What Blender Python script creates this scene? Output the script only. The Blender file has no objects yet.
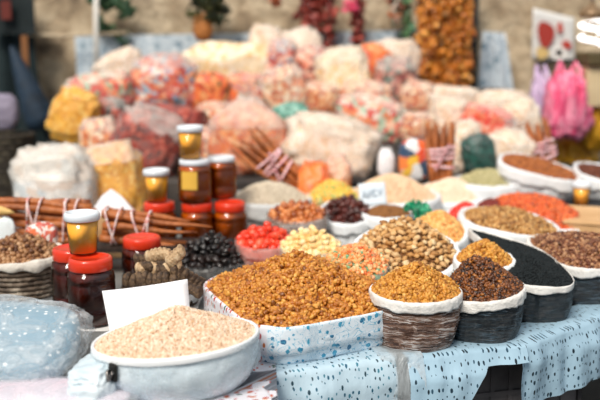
import bpy, math, random
import numpy as np
from mathutils import Vector, Matrix, Euler, noise
C = bpy.context.scene.collection
rng = np.random.RandomState(7); random.seed(7)
PI = math.pi

# ------------------------------------------------------------ camera, light, exposure
F = 875.0; H = 1.45; PITCH = math.atan(150 / F)
cd = bpy.data.cameras.new('camera'); cam = bpy.data.objects.new('camera', cd); C.objects.link(cam)
cam.location = (0, 0, H); cam.rotation_euler = (PI / 2 - PITCH, 0, 0)
cd.sensor_width = 36; cd.lens = F / 600 * 36; cd.clip_start = .05
cd.dof.use_dof = True; cd.dof.focus_distance = 1.93; cd.dof.aperture_fstop = 1.9
S = bpy.context.scene; S.camera = cam
S.view_settings.view_transform = 'Standard'; S.view_settings.look = 'None'
S.view_settings.gamma = 1; S.view_settings.use_curve_mapping = False
S.view_settings.exposure = 0.45
S.cycles.use_denoising = True; S.cycles.transparent_max_bounces = 24; S.cycles.max_bounces = 8
w = bpy.data.worlds.new('sky'); S.world = w; w.use_nodes = True
nt = w.node_tree; bg = nt.nodes['Background']
tc = nt.nodes.new('ShaderNodeTexCoord'); sp = nt.nodes.new('ShaderNodeSeparateXYZ'); rp = nt.nodes.new('ShaderNodeValToRGB')
nt.links.new(tc.outputs['Generated'], sp.inputs[0]); nt.links.new(sp.outputs['Z'], rp.inputs[0]); nt.links.new(rp.outputs[0], bg.inputs[0])
rp.color_ramp.elements[0].position = -.0; rp.color_ramp.elements[0].color = (.28, .36, .42, 1)
rp.color_ramp.elements[1].position = .75; rp.color_ramp.elements[1].color = (.93, .96, 1, 1)
bg.inputs[1].default_value = .55
sd = bpy.data.lights.new('sun', 'SUN'); sun = bpy.data.objects.new('sun', sd); C.objects.link(sun)
sd.energy = 2.6; sd.angle = math.radians(22); sd.color = (1, .93, .83)
sun.rotation_euler = (math.radians(38), math.radians(-22), 0)

# ------------------------------------------------------------ pixel -> place helpers
cp, sn = math.cos(PITCH), math.sin(PITCH)
def ray(px, py):
    x = (px - 300) / F; y = -(py - 200) / F
    return Vector((x, cp + y * sn, -sn + y * cp))
def at(px, py, Y):
    d = ray(px, py); return Vector((0, 0, H)) + d * (Y / d.y)
def on(px, py, z):
    d = ray(px, py); return Vector((0, 0, H)) + d * ((z - H) / d.z)
def mpp(py, Y):
    return Y / ray(300, py).y / F

# ------------------------------------------------------------ materials
def col(h):
    h = h.lstrip('#'); v = [int(h[i:i + 2], 16) / 255 for i in (0, 2, 4)]
    return tuple([(x / 12.92 if x <= .04045 else ((x + .055) / 1.055) ** 2.4) for x in v] + [1])
def ramp(nt, cols, const=False):
    r = nt.nodes.new('ShaderNodeValToRGB'); cr = r.color_ramp
    cr.interpolation = 'CONSTANT' if const else 'LINEAR'
    n = len(cols)
    while len(cr.elements) < n: cr.elements.new(.5)
    for i, h in enumerate(cols):
        cr.elements[i].position = i / n if const else i / max(1, n - 1)
        cr.elements[i].color = col(h)
    return r
def base(name, rough=.6, spec=.5):
    m = bpy.data.materials.new(name); m.use_nodes = True
    b = m.node_tree.nodes['Principled BSDF']; b.inputs['Roughness'].default_value = rough
    b.inputs['Specular IOR Level'].default_value = spec
    return m, m.node_tree, b
def bump(nt, b, src, strength, dist=.01):
    bp = nt.nodes.new('ShaderNodeBump'); bp.inputs['Strength'].default_value = strength; bp.inputs['Distance'].default_value = dist
    nt.links.new(src, bp.inputs['Height']); nt.links.new(bp.outputs[0], b.inputs['Normal'])
def coords(nt, kind='Object', scale=(1, 1, 1)):
    t = nt.nodes.new('ShaderNodeTexCoord'); mp = nt.nodes.new('ShaderNodeMapping'); mp.inputs['Scale'].default_value = scale
    nt.links.new(t.outputs[kind], mp.inputs[0]); return mp.outputs[0]
def noise_n(nt, vec, scale, detail=4, rough=.6):
    n = nt.nodes.new('ShaderNodeTexNoise'); n.inputs['Scale'].default_value = scale; n.inputs['Detail'].default_value = detail
    n.inputs['Roughness'].default_value = rough; nt.links.new(vec, n.inputs['Vector']); return n
def mat_noise(name, cols, scale=20, rough=.6, bs=.3, bscale=None, stretch=(1, 1, 1), spec=.5, kind='Object', bd=.01, metal=0):
    m, nt, b = base(name, rough, spec); v = coords(nt, kind, stretch)
    n = noise_n(nt, v, scale); r = ramp(nt, cols); nt.links.new(n.outputs['Fac'], r.inputs[0])
    for i, e in enumerate(r.color_ramp.elements): e.position = .3 + .4 * i / max(1, len(cols) - 1)
    nt.links.new(r.outputs[0], b.inputs['Base Color'])
    n2 = noise_n(nt, v, bscale or scale * 2); bump(nt, b, n2.outputs['Fac'], bs, bd); b.inputs['Metallic'].default_value = metal
    return m
def mat_grain(name, cols, rough=.5, spec=.5, sss=0, coat=0, bscale=300, bs=.3):
    """every separate grain takes one colour of the ramp"""
    m, nt, b = base(name, rough, spec)
    g = nt.nodes.new('ShaderNodeNewGeometry'); oi = nt.nodes.new('ShaderNodeObjectInfo')
    ad = nt.nodes.new('ShaderNodeMath'); ad.operation = 'ADD'; fr = nt.nodes.new('ShaderNodeMath'); fr.operation = 'FRACT'
    nt.links.new(g.outputs['Random Per Island'], ad.inputs[0]); nt.links.new(oi.outputs['Random'], ad.inputs[1]); nt.links.new(ad.outputs[0], fr.inputs[0])
    r = ramp(nt, cols); nt.links.new(fr.outputs[0], r.inputs[0])
    nt.links.new(r.outputs[0], b.inputs['Base Color'])
    v = coords(nt); n = noise_n(nt, v, bscale); bump(nt, b, n.outputs['Fac'], bs, .002)
    b.inputs['Coat Weight'].default_value = coat; b.inputs['Coat Roughness'].default_value = .25
    if sss:
        b.inputs['Subsurface Weight'].default_value = sss; b.inputs['Subsurface Scale'].default_value = .005
    return m
def mat_mix(name, cols, scale=60, rough=.45, bs=.7):
    """sweets or pasta packed in a bag: cells of flat colour with rounded relief"""
    m, nt, b = base(name, rough); v = coords(nt)
    nz = noise_n(nt, v, 12, 2); mx = nt.nodes.new('ShaderNodeMixRGB'); mx.inputs[0].default_value = .06
    nt.links.new(v, mx.inputs[1]); nt.links.new(nz.outputs['Color'], mx.inputs[2])
    vo = nt.nodes.new('ShaderNodeTexVoronoi'); vo.inputs['Scale'].default_value = scale; nt.links.new(mx.outputs[0], vo.inputs['Vector'])
    s = nt.nodes.new('ShaderNodeSeparateColor'); nt.links.new(vo.outputs['Color'], s.inputs[0])
    r = ramp(nt, cols, True); nt.links.new(s.outputs[0], r.inputs[0]); nt.links.new(r.outputs[0], b.inputs['Base Color'])
    bump(nt, b, vo.outputs['Distance'], -bs, .02); return m
def mat_film(name, tint='#f4f6f8', lo=.1, hi=.7, scale=9, rough=.2, stretch=(1, 1, 1), bs=.6):
    m, nt, b = base(name, rough, .6); b.inputs['Base Color'].default_value = col(tint)
    v = coords(nt, 'Object', stretch); n = noise_n(nt, v, scale, 5, .65); n.inputs['Distortion'].default_value = 1.2
    mr = nt.nodes.new('ShaderNodeMapRange'); mr.inputs['From Min'].default_value = .35; mr.inputs['From Max'].default_value = .72
    mr.inputs['To Min'].default_value = lo; mr.inputs['To Max'].default_value = hi; nt.links.new(n.outputs['Fac'], mr.inputs[0])
    tr = nt.nodes.new('ShaderNodeBsdfTransparent'); mx = nt.nodes.new('ShaderNodeMixShader')
    tl = nt.nodes.new('ShaderNodeBsdfTranslucent'); tl.inputs[0].default_value = col(tint); m2 = nt.nodes.new('ShaderNodeMixShader'); m2.inputs[0].default_value = .45
    nt.links.new(b.outputs[0], m2.inputs[1]); nt.links.new(tl.outputs[0], m2.inputs[2])
    nt.links.new(mr.outputs[0], mx.inputs[0]); nt.links.new(tr.outputs[0], mx.inputs[1]); nt.links.new(m2.outputs[0], mx.inputs[2])
    nt.links.new(mx.outputs[0], nt.nodes['Material Output'].inputs[0]); bump(nt, b, n.outputs['Fac'], bs, .02); return m
def mat_plain(name, h, rough=.5, metal=0, trans=0, coat=0, emit=0, spec=.5, ior=1.45):
    m, nt, b = base(name, rough, spec); b.inputs['Base Color'].default_value = col(h); b.inputs['Metallic'].default_value = metal
    b.inputs['Transmission Weight'].default_value = trans; b.inputs['Coat Weight'].default_value = coat; b.inputs['IOR'].default_value = ior
    if emit: b.inputs['Emission Color'].default_value = col(h); b.inputs['Emission Strength'].default_value = emit
    v = coords(nt); n = noise_n(nt, v, 40); bump(nt, b, n.outputs['Fac'], .05, .005)
    return m
def mat_print(name, ground, inks, scale, thr, stretch=(1, 1, 1), rough=.35, scroll=None, bs=.25, rnd=1.0):
    """cloth printed with repeated small motifs, plus optional scrolled tendrils; uv in metres"""
    m, nt, b = base(name, rough); v = coords(nt, 'UV', stretch)
    nz = noise_n(nt, v, scale * 1.5, 2); mx = nt.nodes.new('ShaderNodeMixRGB'); mx.inputs[0].default_value = .25 / scale
    mx.blend_type = 'ADD'; nt.links.new(v, mx.inputs[1]); nt.links.new(nz.outputs['Color'], mx.inputs[2])
    vo = nt.nodes.new('ShaderNodeTexVoronoi'); vo.voronoi_dimensions = '2D'; vo.inputs['Scale'].default_value = scale; vo.inputs['Randomness'].default_value = rnd
    nt.links.new(mx.outputs[0], vo.inputs['Vector'])
    s = nt.nodes.new('ShaderNodeSeparateColor'); nt.links.new(vo.outputs['Color'], s.inputs[0])
    r = ramp(nt, inks, True); nt.links.new(s.outputs[0], r.inputs[0])
    th = nt.nodes.new('ShaderNodeMath'); th.operation = 'MULTIPLY_ADD'; nt.links.new(s.outputs[1], th.inputs[0]); th.inputs[1].default_value = thr; th.inputs[2].default_value = thr * .35
    lt = nt.nodes.new('ShaderNodeMath'); lt.operation = 'LESS_THAN'; nt.links.new(vo.outputs['Distance'], lt.inputs[0]); nt.links.new(th.outputs[0], lt.inputs[1])
    g = nt.nodes.new('ShaderNodeMixRGB'); nt.links.new(lt.outputs[0], g.inputs[0]); g.inputs[1].default_value = col(ground); nt.links.new(r.outputs[0], g.inputs[2])
    out = g.outputs[0]
    if scroll:
        n3 = noise_n(nt, v, scale * .9, 0); n3.inputs['Distortion'].default_value = 2.5
        a = nt.nodes.new('ShaderNodeMath'); a.operation = 'SUBTRACT'; a.inputs[1].default_value = .5; nt.links.new(n3.outputs['Fac'], a.inputs[0])
        a2 = nt.nodes.new('ShaderNodeMath'); a2.operation = 'ABSOLUTE'; nt.links.new(a.outputs[0], a2.inputs[0])
        a3 = nt.nodes.new('ShaderNodeMath'); a3.operation = 'LESS_THAN'; a3.inputs[1].default_value = .02; nt.links.new(a2.outputs[0], a3.inputs[0])
        g2 = nt.nodes.new('ShaderNodeMixRGB'); nt.links.new(a3.outputs[0], g2.inputs[0]); nt.links.new(out, g2.inputs[1]); g2.inputs[2].default_value = col(scroll); out = g2.outputs[0]
    nt.links.new(out, b.inputs['Base Color'])
    n4 = noise_n(nt, v, 14, 4); bump(nt, b, n4.outputs['Fac'], bs, .02); return m

WHITE = mat_noise('white_plastic_sack', ['#dfe3e6', '#f3f4f4'], 8, .4, .5, 25)
WHITEB = mat_noise('white_smooth_cloth', ['#e8ecef', '#f6f6f6'], 8, .5, .25, 12)
FILM = mat_film('clear_film', '#fbf8f4', lo=.0, hi=.3)
FILMW = mat_film('milky_film', '#fbf8f4', lo=.06, hi=.55, scale=7)
FILML = mat_film('thin_film', lo=.0, hi=.16, scale=12)

# ------------------------------------------------------------ mesh helpers
def mk(name, V, Fc, m=None, parent=None, smooth=True, uv=None, loc=None):
    me = bpy.data.meshes.new(name)
    me.from_pydata([tuple(v) for v in V], [], [tuple(f) for f in Fc]); me.update()
    if uv is not None:
        l = me.uv_layers.new(name='UVMap'); idx = np.empty(len(me.loops), dtype=np.int32); me.loops.foreach_get('vertex_index', idx)
        l.data.foreach_set('uv', np.asarray(uv, dtype=np.float32)[idx].ravel())
    if smooth: me.polygons.foreach_set('use_smooth', [True] * len(me.polygons))
    if m:
        for mm in (m if isinstance(m, (list, tuple)) else [m]): me.materials.append(mm)
    o = bpy.data.objects.new(name, me); C.objects.link(o)
    if loc: o.location = loc
    if parent: o.parent = parent
    return o
def tag(o, label=None, cat=None, group=None, kind=None):
    if label: o['label'] = label
    if cat: o['category'] = cat
    if group: o['group'] = group
    if kind: o['kind'] = kind
    return o
def thing(name, label, cat, loc=(0, 0, 0), group=None, rz=0):
    o = bpy.data.objects.new(name, None); C.objects.link(o); o.location = loc; o.rotation_euler = (0, 0, rz); o.empty_display_size = .05
    return tag(o, label, cat, group)
def part(name, V, Fc, m, root, **k):
    """a part given in world coordinates, stored about its thing's base"""
    L = root.location if root.parent is None else root.location + root.parent.location
    V = [(v[0] - L[0], v[1] - L[1], v[2] - L[2]) for v in V]
    return mk(name, V, Fc, m, root, **k)
class MB:
    def __init__(s): s.V = []; s.F = []
    def add(s, V, Fc):
        k = len(s.V); s.V += [tuple(v) for v in V]; s.F += [tuple(i + k for i in f) for f in Fc]; return s
    def box(s, c, d, R=None, bev=0):
        x, y, z = [q / 2 for q in d]; b = min(bev, x * .9, y * .9, z * .9)
        V = []; Fc = []
        if b <= 0:
            V = [Vector((i * x, j * y, k * z)) for i in (-1, 1) for j in (-1, 1) for k in (-1, 1)]
            Fc = [(0, 1, 3, 2), (4, 6, 7, 5), (0, 4, 5, 1), (2, 3, 7, 6), (0, 2, 6, 4), (1, 5, 7, 3)]
        else:
            rings = [(-z, x - b, y - b), (-z + b, x, y), (z - b, x, y), (z, x - b, y - b)]
            for zz, xx, yy in rings:
                V += [Vector(q) for q in ((-xx, -yy + b, zz), (-xx + b, -yy, zz), (xx - b, -yy, zz), (xx, -yy + b, zz), (xx, yy - b, zz), (xx - b, yy, zz), (-xx + b, yy, zz), (-xx, yy - b, zz))]
            for r in range(3):
                for i in range(8): Fc.append((r * 8 + i, r * 8 + (i + 1) % 8, r * 8 + 8 + (i + 1) % 8, r * 8 + 8 + i))
            Fc.append(tuple(range(7, -1, -1))); Fc.append(tuple(range(24, 32)))
        if R is not None: V = [R @ v for v in V]
        return s.add([v + Vector(c) for v in V], Fc)
    def tube(s, pts, r, n=8, cap=True):
        pts = [Vector(p) for p in pts]; rr = r if isinstance(r, (list, tuple)) else [r] * len(pts)
        V = []; Fc = []; up = Vector((0, 0, 1))
        for i, p in enumerate(pts):
            t = (pts[min(i + 1, len(pts) - 1)] - pts[max(i - 1, 0)]).normalized()
            a = t.cross(up)
            if a.length < .05: a = t.cross(Vector((0, 1, 0)))
            a.normalize(); b = t.cross(a)
            for k in range(n):
                q = 2 * PI * k / n; V.append(p + (a * math.cos(q) + b * math.sin(q)) * rr[i])
        for i in range(len(pts) - 1):
            for k in range(n): Fc.append((i * n + k, i * n + (k + 1) % n, (i + 1) * n + (k + 1) % n, (i + 1) * n + k))
        if cap: Fc.append(tuple(range(n - 1, -1, -1))); Fc.append(tuple(range((len(pts) - 1) * n, len(pts) * n)))
        return s.add(V, Fc)
    def lathe(s, prof, c=(0, 0, 0), n=36, mod=None):
        V = []; Fc = []
        for (r, z) in prof:
            for k in range(n):
                q = 2 * PI * k / n; R = r * (mod(q, z) if mod else 1); V.append((c[0] + R * math.cos(q), c[1] + R * math.sin(q), c[2] + z))
        for i in range(len(prof) - 1):
            for k in range(n): Fc.append((i * n + k, i * n + (k + 1) % n, (i + 1) * n + (k + 1) % n, (i + 1) * n + k))
        if prof[0][0] > 1e-5: Fc.append(tuple(range(n - 1, -1, -1)))
        if prof[-1][0] > 1e-5: Fc.append(tuple(range((len(prof) - 1) * n, len(prof) * n)))
        return s.add(V, Fc)
    def build(s, name, m, root=None, smooth=True, **k):
        return part(name, s.V, s.F, m, root, smooth=smooth, **k) if root else mk(name, s.V, s.F, m, None, smooth=smooth, **k)
def ico(level):
    import bmesh
    bm = bmesh.new(); bmesh.ops.create_icosphere(bm, subdivisions=level, radius=1)
    V = np.array([v.co[:] for v in bm.verts]); Fc = np.array([[v.index for v in f.verts] for f in bm.faces]); bm.free(); return V, Fc
ICO = {i: ico(i) for i in (1, 2, 3, 4, 5, 6)}
def lump_proto(level, scale, amp, freq, seed, crease=0):
    V, Fc = ICO[level]; out = []
    for v in V:
        n = noise.noise(Vector(v * freq) + Vector((seed * 7.1, seed * 3.3, 0)))
        if crease: n -= crease * abs(math.sin(v[0] * 5 + n * 3))
        out.append(v * (1 + amp * n) * np.array(scale))
    return np.array(out), Fc
def rot_rand(n, flat=0):
    q = rng.normal(size=(n, 4)); q /= np.linalg.norm(q, axis=1)[:, None]
    w_, x, y, z = q.T
    return np.stack([1 - 2 * (y * y + z * z), 2 * (x * y - z * w_), 2 * (x * z + y * w_), 2 * (x * y + z * w_), 1 - 2 * (x * x + z * z), 2 * (y * z - x * w_), 2 * (x * z - y * w_), 2 * (y * z + x * w_), 1 - 2 * (x * x + y * y)], 1).reshape(n, 3, 3)
def grains(pos, protos, size, jit=.3):
    n = len(pos); Vs = []; Fs = []; k = 0
    which = rng.randint(0, len(protos), n); R = rot_rand(n); sc = size * (1 + jit * (rng.rand(n) * 2 - 1))
    for p, (V, Fc) in enumerate(protos):
        ii = np.where(which == p)[0]
        if not len(ii): continue
        W = np.einsum('nij,vj->nvi', R[ii], V) * sc[ii][:, None, None] + pos[ii][:, None, :]
        Vs.append(W.reshape(-1, 3)); Fs.append((Fc[None] + (np.arange(len(ii)) * len(V))[:, None, None]).reshape(-1, 3) + k); k += len(ii) * len(V)
    return np.concatenate(Vs), np.concatenate(Fs)
def fast(name, V, Fc, m, parent=None, loc=(0, 0, 0)):
    me = bpy.data.meshes.new(name); V = (V - np.array(loc)).astype(np.float32)
    me.vertices.add(len(V)); me.vertices.foreach_set('co', V.ravel()); me.loops.add(Fc.size); me.loops.foreach_set('vertex_index', Fc.astype(np.int32).ravel())
    me.polygons.add(len(Fc)); me.polygons.foreach_set('loop_start', np.arange(0, Fc.size, 3, dtype=np.int32)); me.polygons.foreach_set('loop_total', np.full(len(Fc), 3, dtype=np.int32))
    me.polygons.foreach_set('use_smooth', np.ones(len(Fc), dtype=bool)); me.update(calc_edges=True); me.validate()
    me.materials.append(m); o = bpy.data.objects.new(name, me); C.objects.link(o); o.location = loc; o.parent = parent; return o

# ------------------------------------------------------------ setting
WALLM = mat_noise('rough_plaster', ['#635443', '#ae987c', '#d0bda0', '#917f69'], 4.5, .9, .8, 22, bd=.03)
FLOORM = mat_noise('dark_paving', ['#2a2b2c', '#46443f'], 5, .9, .4, 30)
DARK = mat_noise('dark_teal_fill', ['#0d1417', '#1c2528'], 6, .85, .3, 40)
WY = 4.62
def struct(o): o['kind'] = 'structure'; return o
def wall_grid(x0, x1, z0, z1, y, name, m):
    V = []; Fc = []; nx, nz = int((x1 - x0) * 24), int((z1 - z0) * 24)
    for j in range(nz + 1):
        for i in range(nx + 1):
            x = x0 + (x1 - x0) * i / nx; z = z0 + (z1 - z0) * j / nz
            V.append((x, y + .03 * noise.noise(Vector((x * 3, z * 3, 1))) + .012 * noise.noise(Vector((x * 11, z * 11, 4))), z))
    for j in range(nz):
        for i in range(nx): a = j * (nx + 1) + i; Fc.append((a, a + 1, a + nx + 2, a + nx + 1))
    return struct(mk(name, V, Fc, m))
wall_grid(-1.42, 2.6, 0, 2.7, WY, 'wall_back', WALLM)
struct(MB().box((-1.41, 5.1, 1.35), (.06, 1.0, 2.7)).build('wall_passage', WALLM, smooth=False))
struct(MB().box((-2.3, 5.6, 1.35), (1.9, .06, 2.7)).build('wall_left', DARK, smooth=False))  # darkness of the interior is put into this wall's colour
struct(MB().box((0, 2.2, -.03), (9, 7.4, .06)).build('floor', FLOORM, smooth=False))

# table: top outline follows the stall front
EDGE = [(-1.7, 1.46), (-.04, 1.535), (-.085, 1.69), (.24, 1.812), (.5, 1.885), (.85, 2.2), (1.6, 2.85)]
TZ = .80
BOARD = mat_noise('grey_board', ['#5d5f60', '#84827d'], 4, .8, .3, 30)
table = thing('stall_table', 'long market stall table under all the sacks, jars and bags', 'table', (0, 2.6, 0))
out = EDGE + [(1.6, 3.36), (-1.7, 3.36)]
n = len(out); V = [(x, y, TZ - .03) for x, y in out] + [(x, y, TZ) for x, y in out]
part('tabletop', V, [tuple(range(n - 1, -1, -1)), tuple(range(n, 2 * n))] + [(i, (i + 1) % n, n + (i + 1) % n, n + i) for i in range(n)], BOARD, table, smooth=False)
for x, y in ((-1.6, 1.55), (-.15, 1.62), (.5, 2.02), (1.45, 2.8), (-1.6, 3.25), (1.5, 3.25), (0, 3.25)):
    MB().box((x, y, (TZ - .03) / 2), (.05, .05, TZ - .03)).build('leg', BOARD, table, smooth=False)

# stepped stand behind the table that carries the piled bags
STEPS = [(3.38, 3.66, .95), (3.66, 3.92, 1.06), (3.92, 4.18, 1.16), (4.18, 4.52, 1.26)]
STANDM = mat_noise('gap_shade_cover', ['#1d1a19', '#3a3431', '#57504a'], 5, .8, .4, 20)  # dark tone puts the shade of the gaps between bags into the cover
stand = thing('stepped_stand', 'cloth covered stepped stand behind the table carrying the piled bags', 'stand', (0, 4, 0))
for a, b, z in STEPS:
    MB().box((-.02, (a + b) / 2, z / 2), (2.1, b - a, z), bev=.012).build('step', STANDM, stand, smooth=False)

# ------------------------------------------------------------ cloths over the table edge
def along(pts, s):
    for a, b in zip(pts, pts[1:]):
        l = math.dist(a, b)
        if s <= l: t = s / l; return (a[0] + (b[0] - a[0]) * t, a[1] + (b[1] - a[1]) * t), ((b[1] - a[1]) / l, -(b[0] - a[0]) / l)
        s -= l
    a, b = pts[-2], pts[-1]; l = math.dist(a, b); return b, ((b[1] - a[1]) / l, -(b[0] - a[0]) / l)
def total(pts): return sum(math.dist(a, b) for a, b in zip(pts, pts[1:]))
def drape(name, label, cat, pts, drop, m, inside=.07, fold=.012, off=.006, nu=110, skew=(0, 0), seed=0, lift=.004, film=False):
    L = total(pts); V = []; uv = []; nv = 26
    for i in range(nu + 1):
        s = L * i / nu; (x, y), (nx, ny) = along(pts, s)
        dr = drop(i / nu) if callable(drop) else drop
        for j in range(nv + 1):
            t = j / nv * (inside + dr)
            if t < inside: d = -(inside - t); z = TZ + lift + .003 * noise.noise(Vector((s * 15, t * 15, seed)))
            else:
                h = t - inside; k = min(1, h / .05)
                d = off + fold * k * (1 + noise.noise(Vector((s * 9 + seed, h * 4, 0))) + .5 * noise.noise(Vector((s * 26, h * 9, seed))))
                z = TZ + lift - h
            sk = skew[0] + (skew[1] - skew[0]) * i / nu
            q = max(0, t - inside)
            V.append((x + nx * d + sk * q, y + ny * d, z)); uv.append((s, t))
    Fc = [(i * (nv + 1) + j, i * (nv + 1) + j + 1, (i + 1) * (nv + 1) + j + 1, (i + 1) * (nv + 1) + j) for i in range(nu) for j in range(nv)]
    return tag(mk(name, V, Fc, m, uv=uv), label, cat)
PTEAL = mat_print('teal_leaf_print', '#bdd4e1', ['#1f5a74', '#33798f', '#26424f'], 84, .2, (1.1, .6, 1))
PNAVY = mat_print('navy_leaf_print', '#a3c1d3', ['#1d3442', '#2a4b5e', '#16252f'], 74, .19, (1.15, .6, 1), rnd=.6)
PRED = mat_print('red_bud_print', '#e6e4ea', ['#c2372e', '#b8452f', '#5d7364', '#c9703a'], 62, .24, (1.2, .7, 1))
PBLUE = mat_print('blue_flower_print', '#e2ecf4', ['#2f8db5', '#4aa0c4', '#2a6f96', '#3f9cc0'], 42, .2, (1, 1, 1), scroll='#78bcd8')
drape('printed_tablecloth', 'white cloth with red and green buds under the bowl of pale grain', 'tablecloth', [(-.36, 1.52), (-.04, 1.535), (-.085, 1.69)], .1, PRED, inside=.26, fold=.004, seed=3)
drape('printed_tablecloth', 'pale blue cloth with teal leaf print hanging below the big floral sack', 'tablecloth', [(-.088, 1.68), (.20, 1.79)], .2, PTEAL, fold=.018, seed=1, nu=80)
drape('printed_tablecloth', 'pale blue dark-dotted cloth hanging below the two rolled sacks, its lower corner slanting', 'tablecloth', [(.225, 1.80), (.5, 1.875)], lambda t: .17 - .135 * min(1, max(0, (t - .35) / .3)), PNAVY, fold=.02, seed=5, off=.012, nu=80)
drape('printed_tablecloth', 'blue cloth with dark leaf rows hanging at the right corner of the table', 'tablecloth', [(.47, 1.87), (.85, 2.19), (.98, 2.3)], lambda t: .155 - .03 * t, PNAVY, fold=.02, seed=9, off=.02, lift=.007)
drape('plastic_sheet', 'crumpled clear plastic strip hanging between the teal and the dark-dotted cloths', 'plastic sheet', [(.165, 1.787), (.26, 1.81)], .2, mat_film('strip_film', '#e6eef2', .4, 1, 16), fold=.02, off=.014, nu=30, seed=12, lift=.009)

# crates below the table
crateM = mat_noise('dusty_crate', ['#4f4a4c', '#77706f'], 9, .7, .2, 50)
def crate(loc, d, label, rz=0, m=crateM, name='plastic_crate', nb=9, rows=4):
    t = thing(name, label, 'crate', loc); R = Matrix.Rotation(rz, 3, 'Z'); x, y, z = d; L = Vector(loc)
    MB().box(L + Vector((0, 0, .01)), (x * .96, y * .96, .02), R).build('crate_base', m, t, smooth=False)
    for sx, sy, ln, ax in ((0, -1, x, 0), (0, 1, x, 0), (-1, 0, y, 1), (1, 0, y, 1)):
        mb = MB(); c = Vector((sx * x / 2, sy * y / 2, 0))
        for r in range(rows + 1):
            q = c + Vector((0, 0, z * r / rows * .98 + .006)); mb.box(L + R @ q, (ln if ax == 0 else .012, .012 if ax == 0 else ln, .012), R)
        for k in range(nb + 1):
            o = (k / nb - .5) * ln; q = c + (Vector((o, 0, z / 2)) if ax == 0 else Vector((0, o, z / 2))); mb.box(L + R @ q, (.01, .01, z), R)
        mb.box(L + R @ (c * .985 + Vector((0, 0, z / 2))), (ln * .97 if ax == 0 else .004, .004 if ax == 0 else ln * .97, z * .96), R)
        mb.build('crate_side', m, t, smooth=False)
    return t
crate((.44, 2.12, 0.42), (.42, .3, .3), 'dusty grey plastic crate with a grid side under the table', rz=.25)
crate((.44, 2.12, 0.1), (.42, .3, .3), 'lower grey crate below the dusty grid crate under the table', rz=.25)
crate((.44, 2.12, 0.0), (.46, .34, .095), 'flat grey crate on the ground under the two taller grid crates', rz=.25, rows=2)

# ------------------------------------------------------------ sacks and piles
def ell(px, wpx, pyf, zf, ratio=.9, tilt=.02, yaw=0, p=2.0, n=84, rx=None, lr=0):
    """rim outline of a sack whose front lip shows at (px, pyf) at height zf"""
    f = on(300, pyf, zf); r = wpx / 2 * mpp(pyf, f.y)
    for _ in range(6): ry = r * ratio; r = wpx / 2 * (f.y + ry) * 1.012 / F
    ry = r * ratio; c = Vector(((px - 300) / F * (f.y + ry) * 1.012, f.y + ry, 0)); R = []
    for k in range(n):
        q = 2 * PI * k / n; cx, cy = math.cos(q), math.sin(q)
        ex = math.copysign(abs(cx) ** (2 / p), cx) * r; ey = math.copysign(abs(cy) ** (2 / p), cy) * ry
        X = ex * math.cos(yaw) - ey * math.sin(yaw); Y = ex * math.sin(yaw) + ey * math.cos(yaw)
        R.append((c.x + X, c.y + Y, zf + tilt * (Y + ry) / (2 * ry) + lr * X / r))
    return np.array(R)
def poly(corners, n=84, it=3, k=.22):
    P = [np.array(q, float) for q in corners]
    for _ in range(it):
        Q = []
        for i in range(len(P)):
            a, b = P[i], P[(i + 1) % len(P)]; Q += [a * (1 - k) + b * k, a * k + b * (1 - k)]
        P = Q
    P = np.array(P + [P[0]]); L = np.r_[0, np.cumsum(np.linalg.norm(np.diff(P, axis=0), axis=1))]
    s = np.linspace(0, L[-1], n, endpoint=False); return np.stack([np.interp(s, L, P[:, k]) for k in range(3)], 1)
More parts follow.
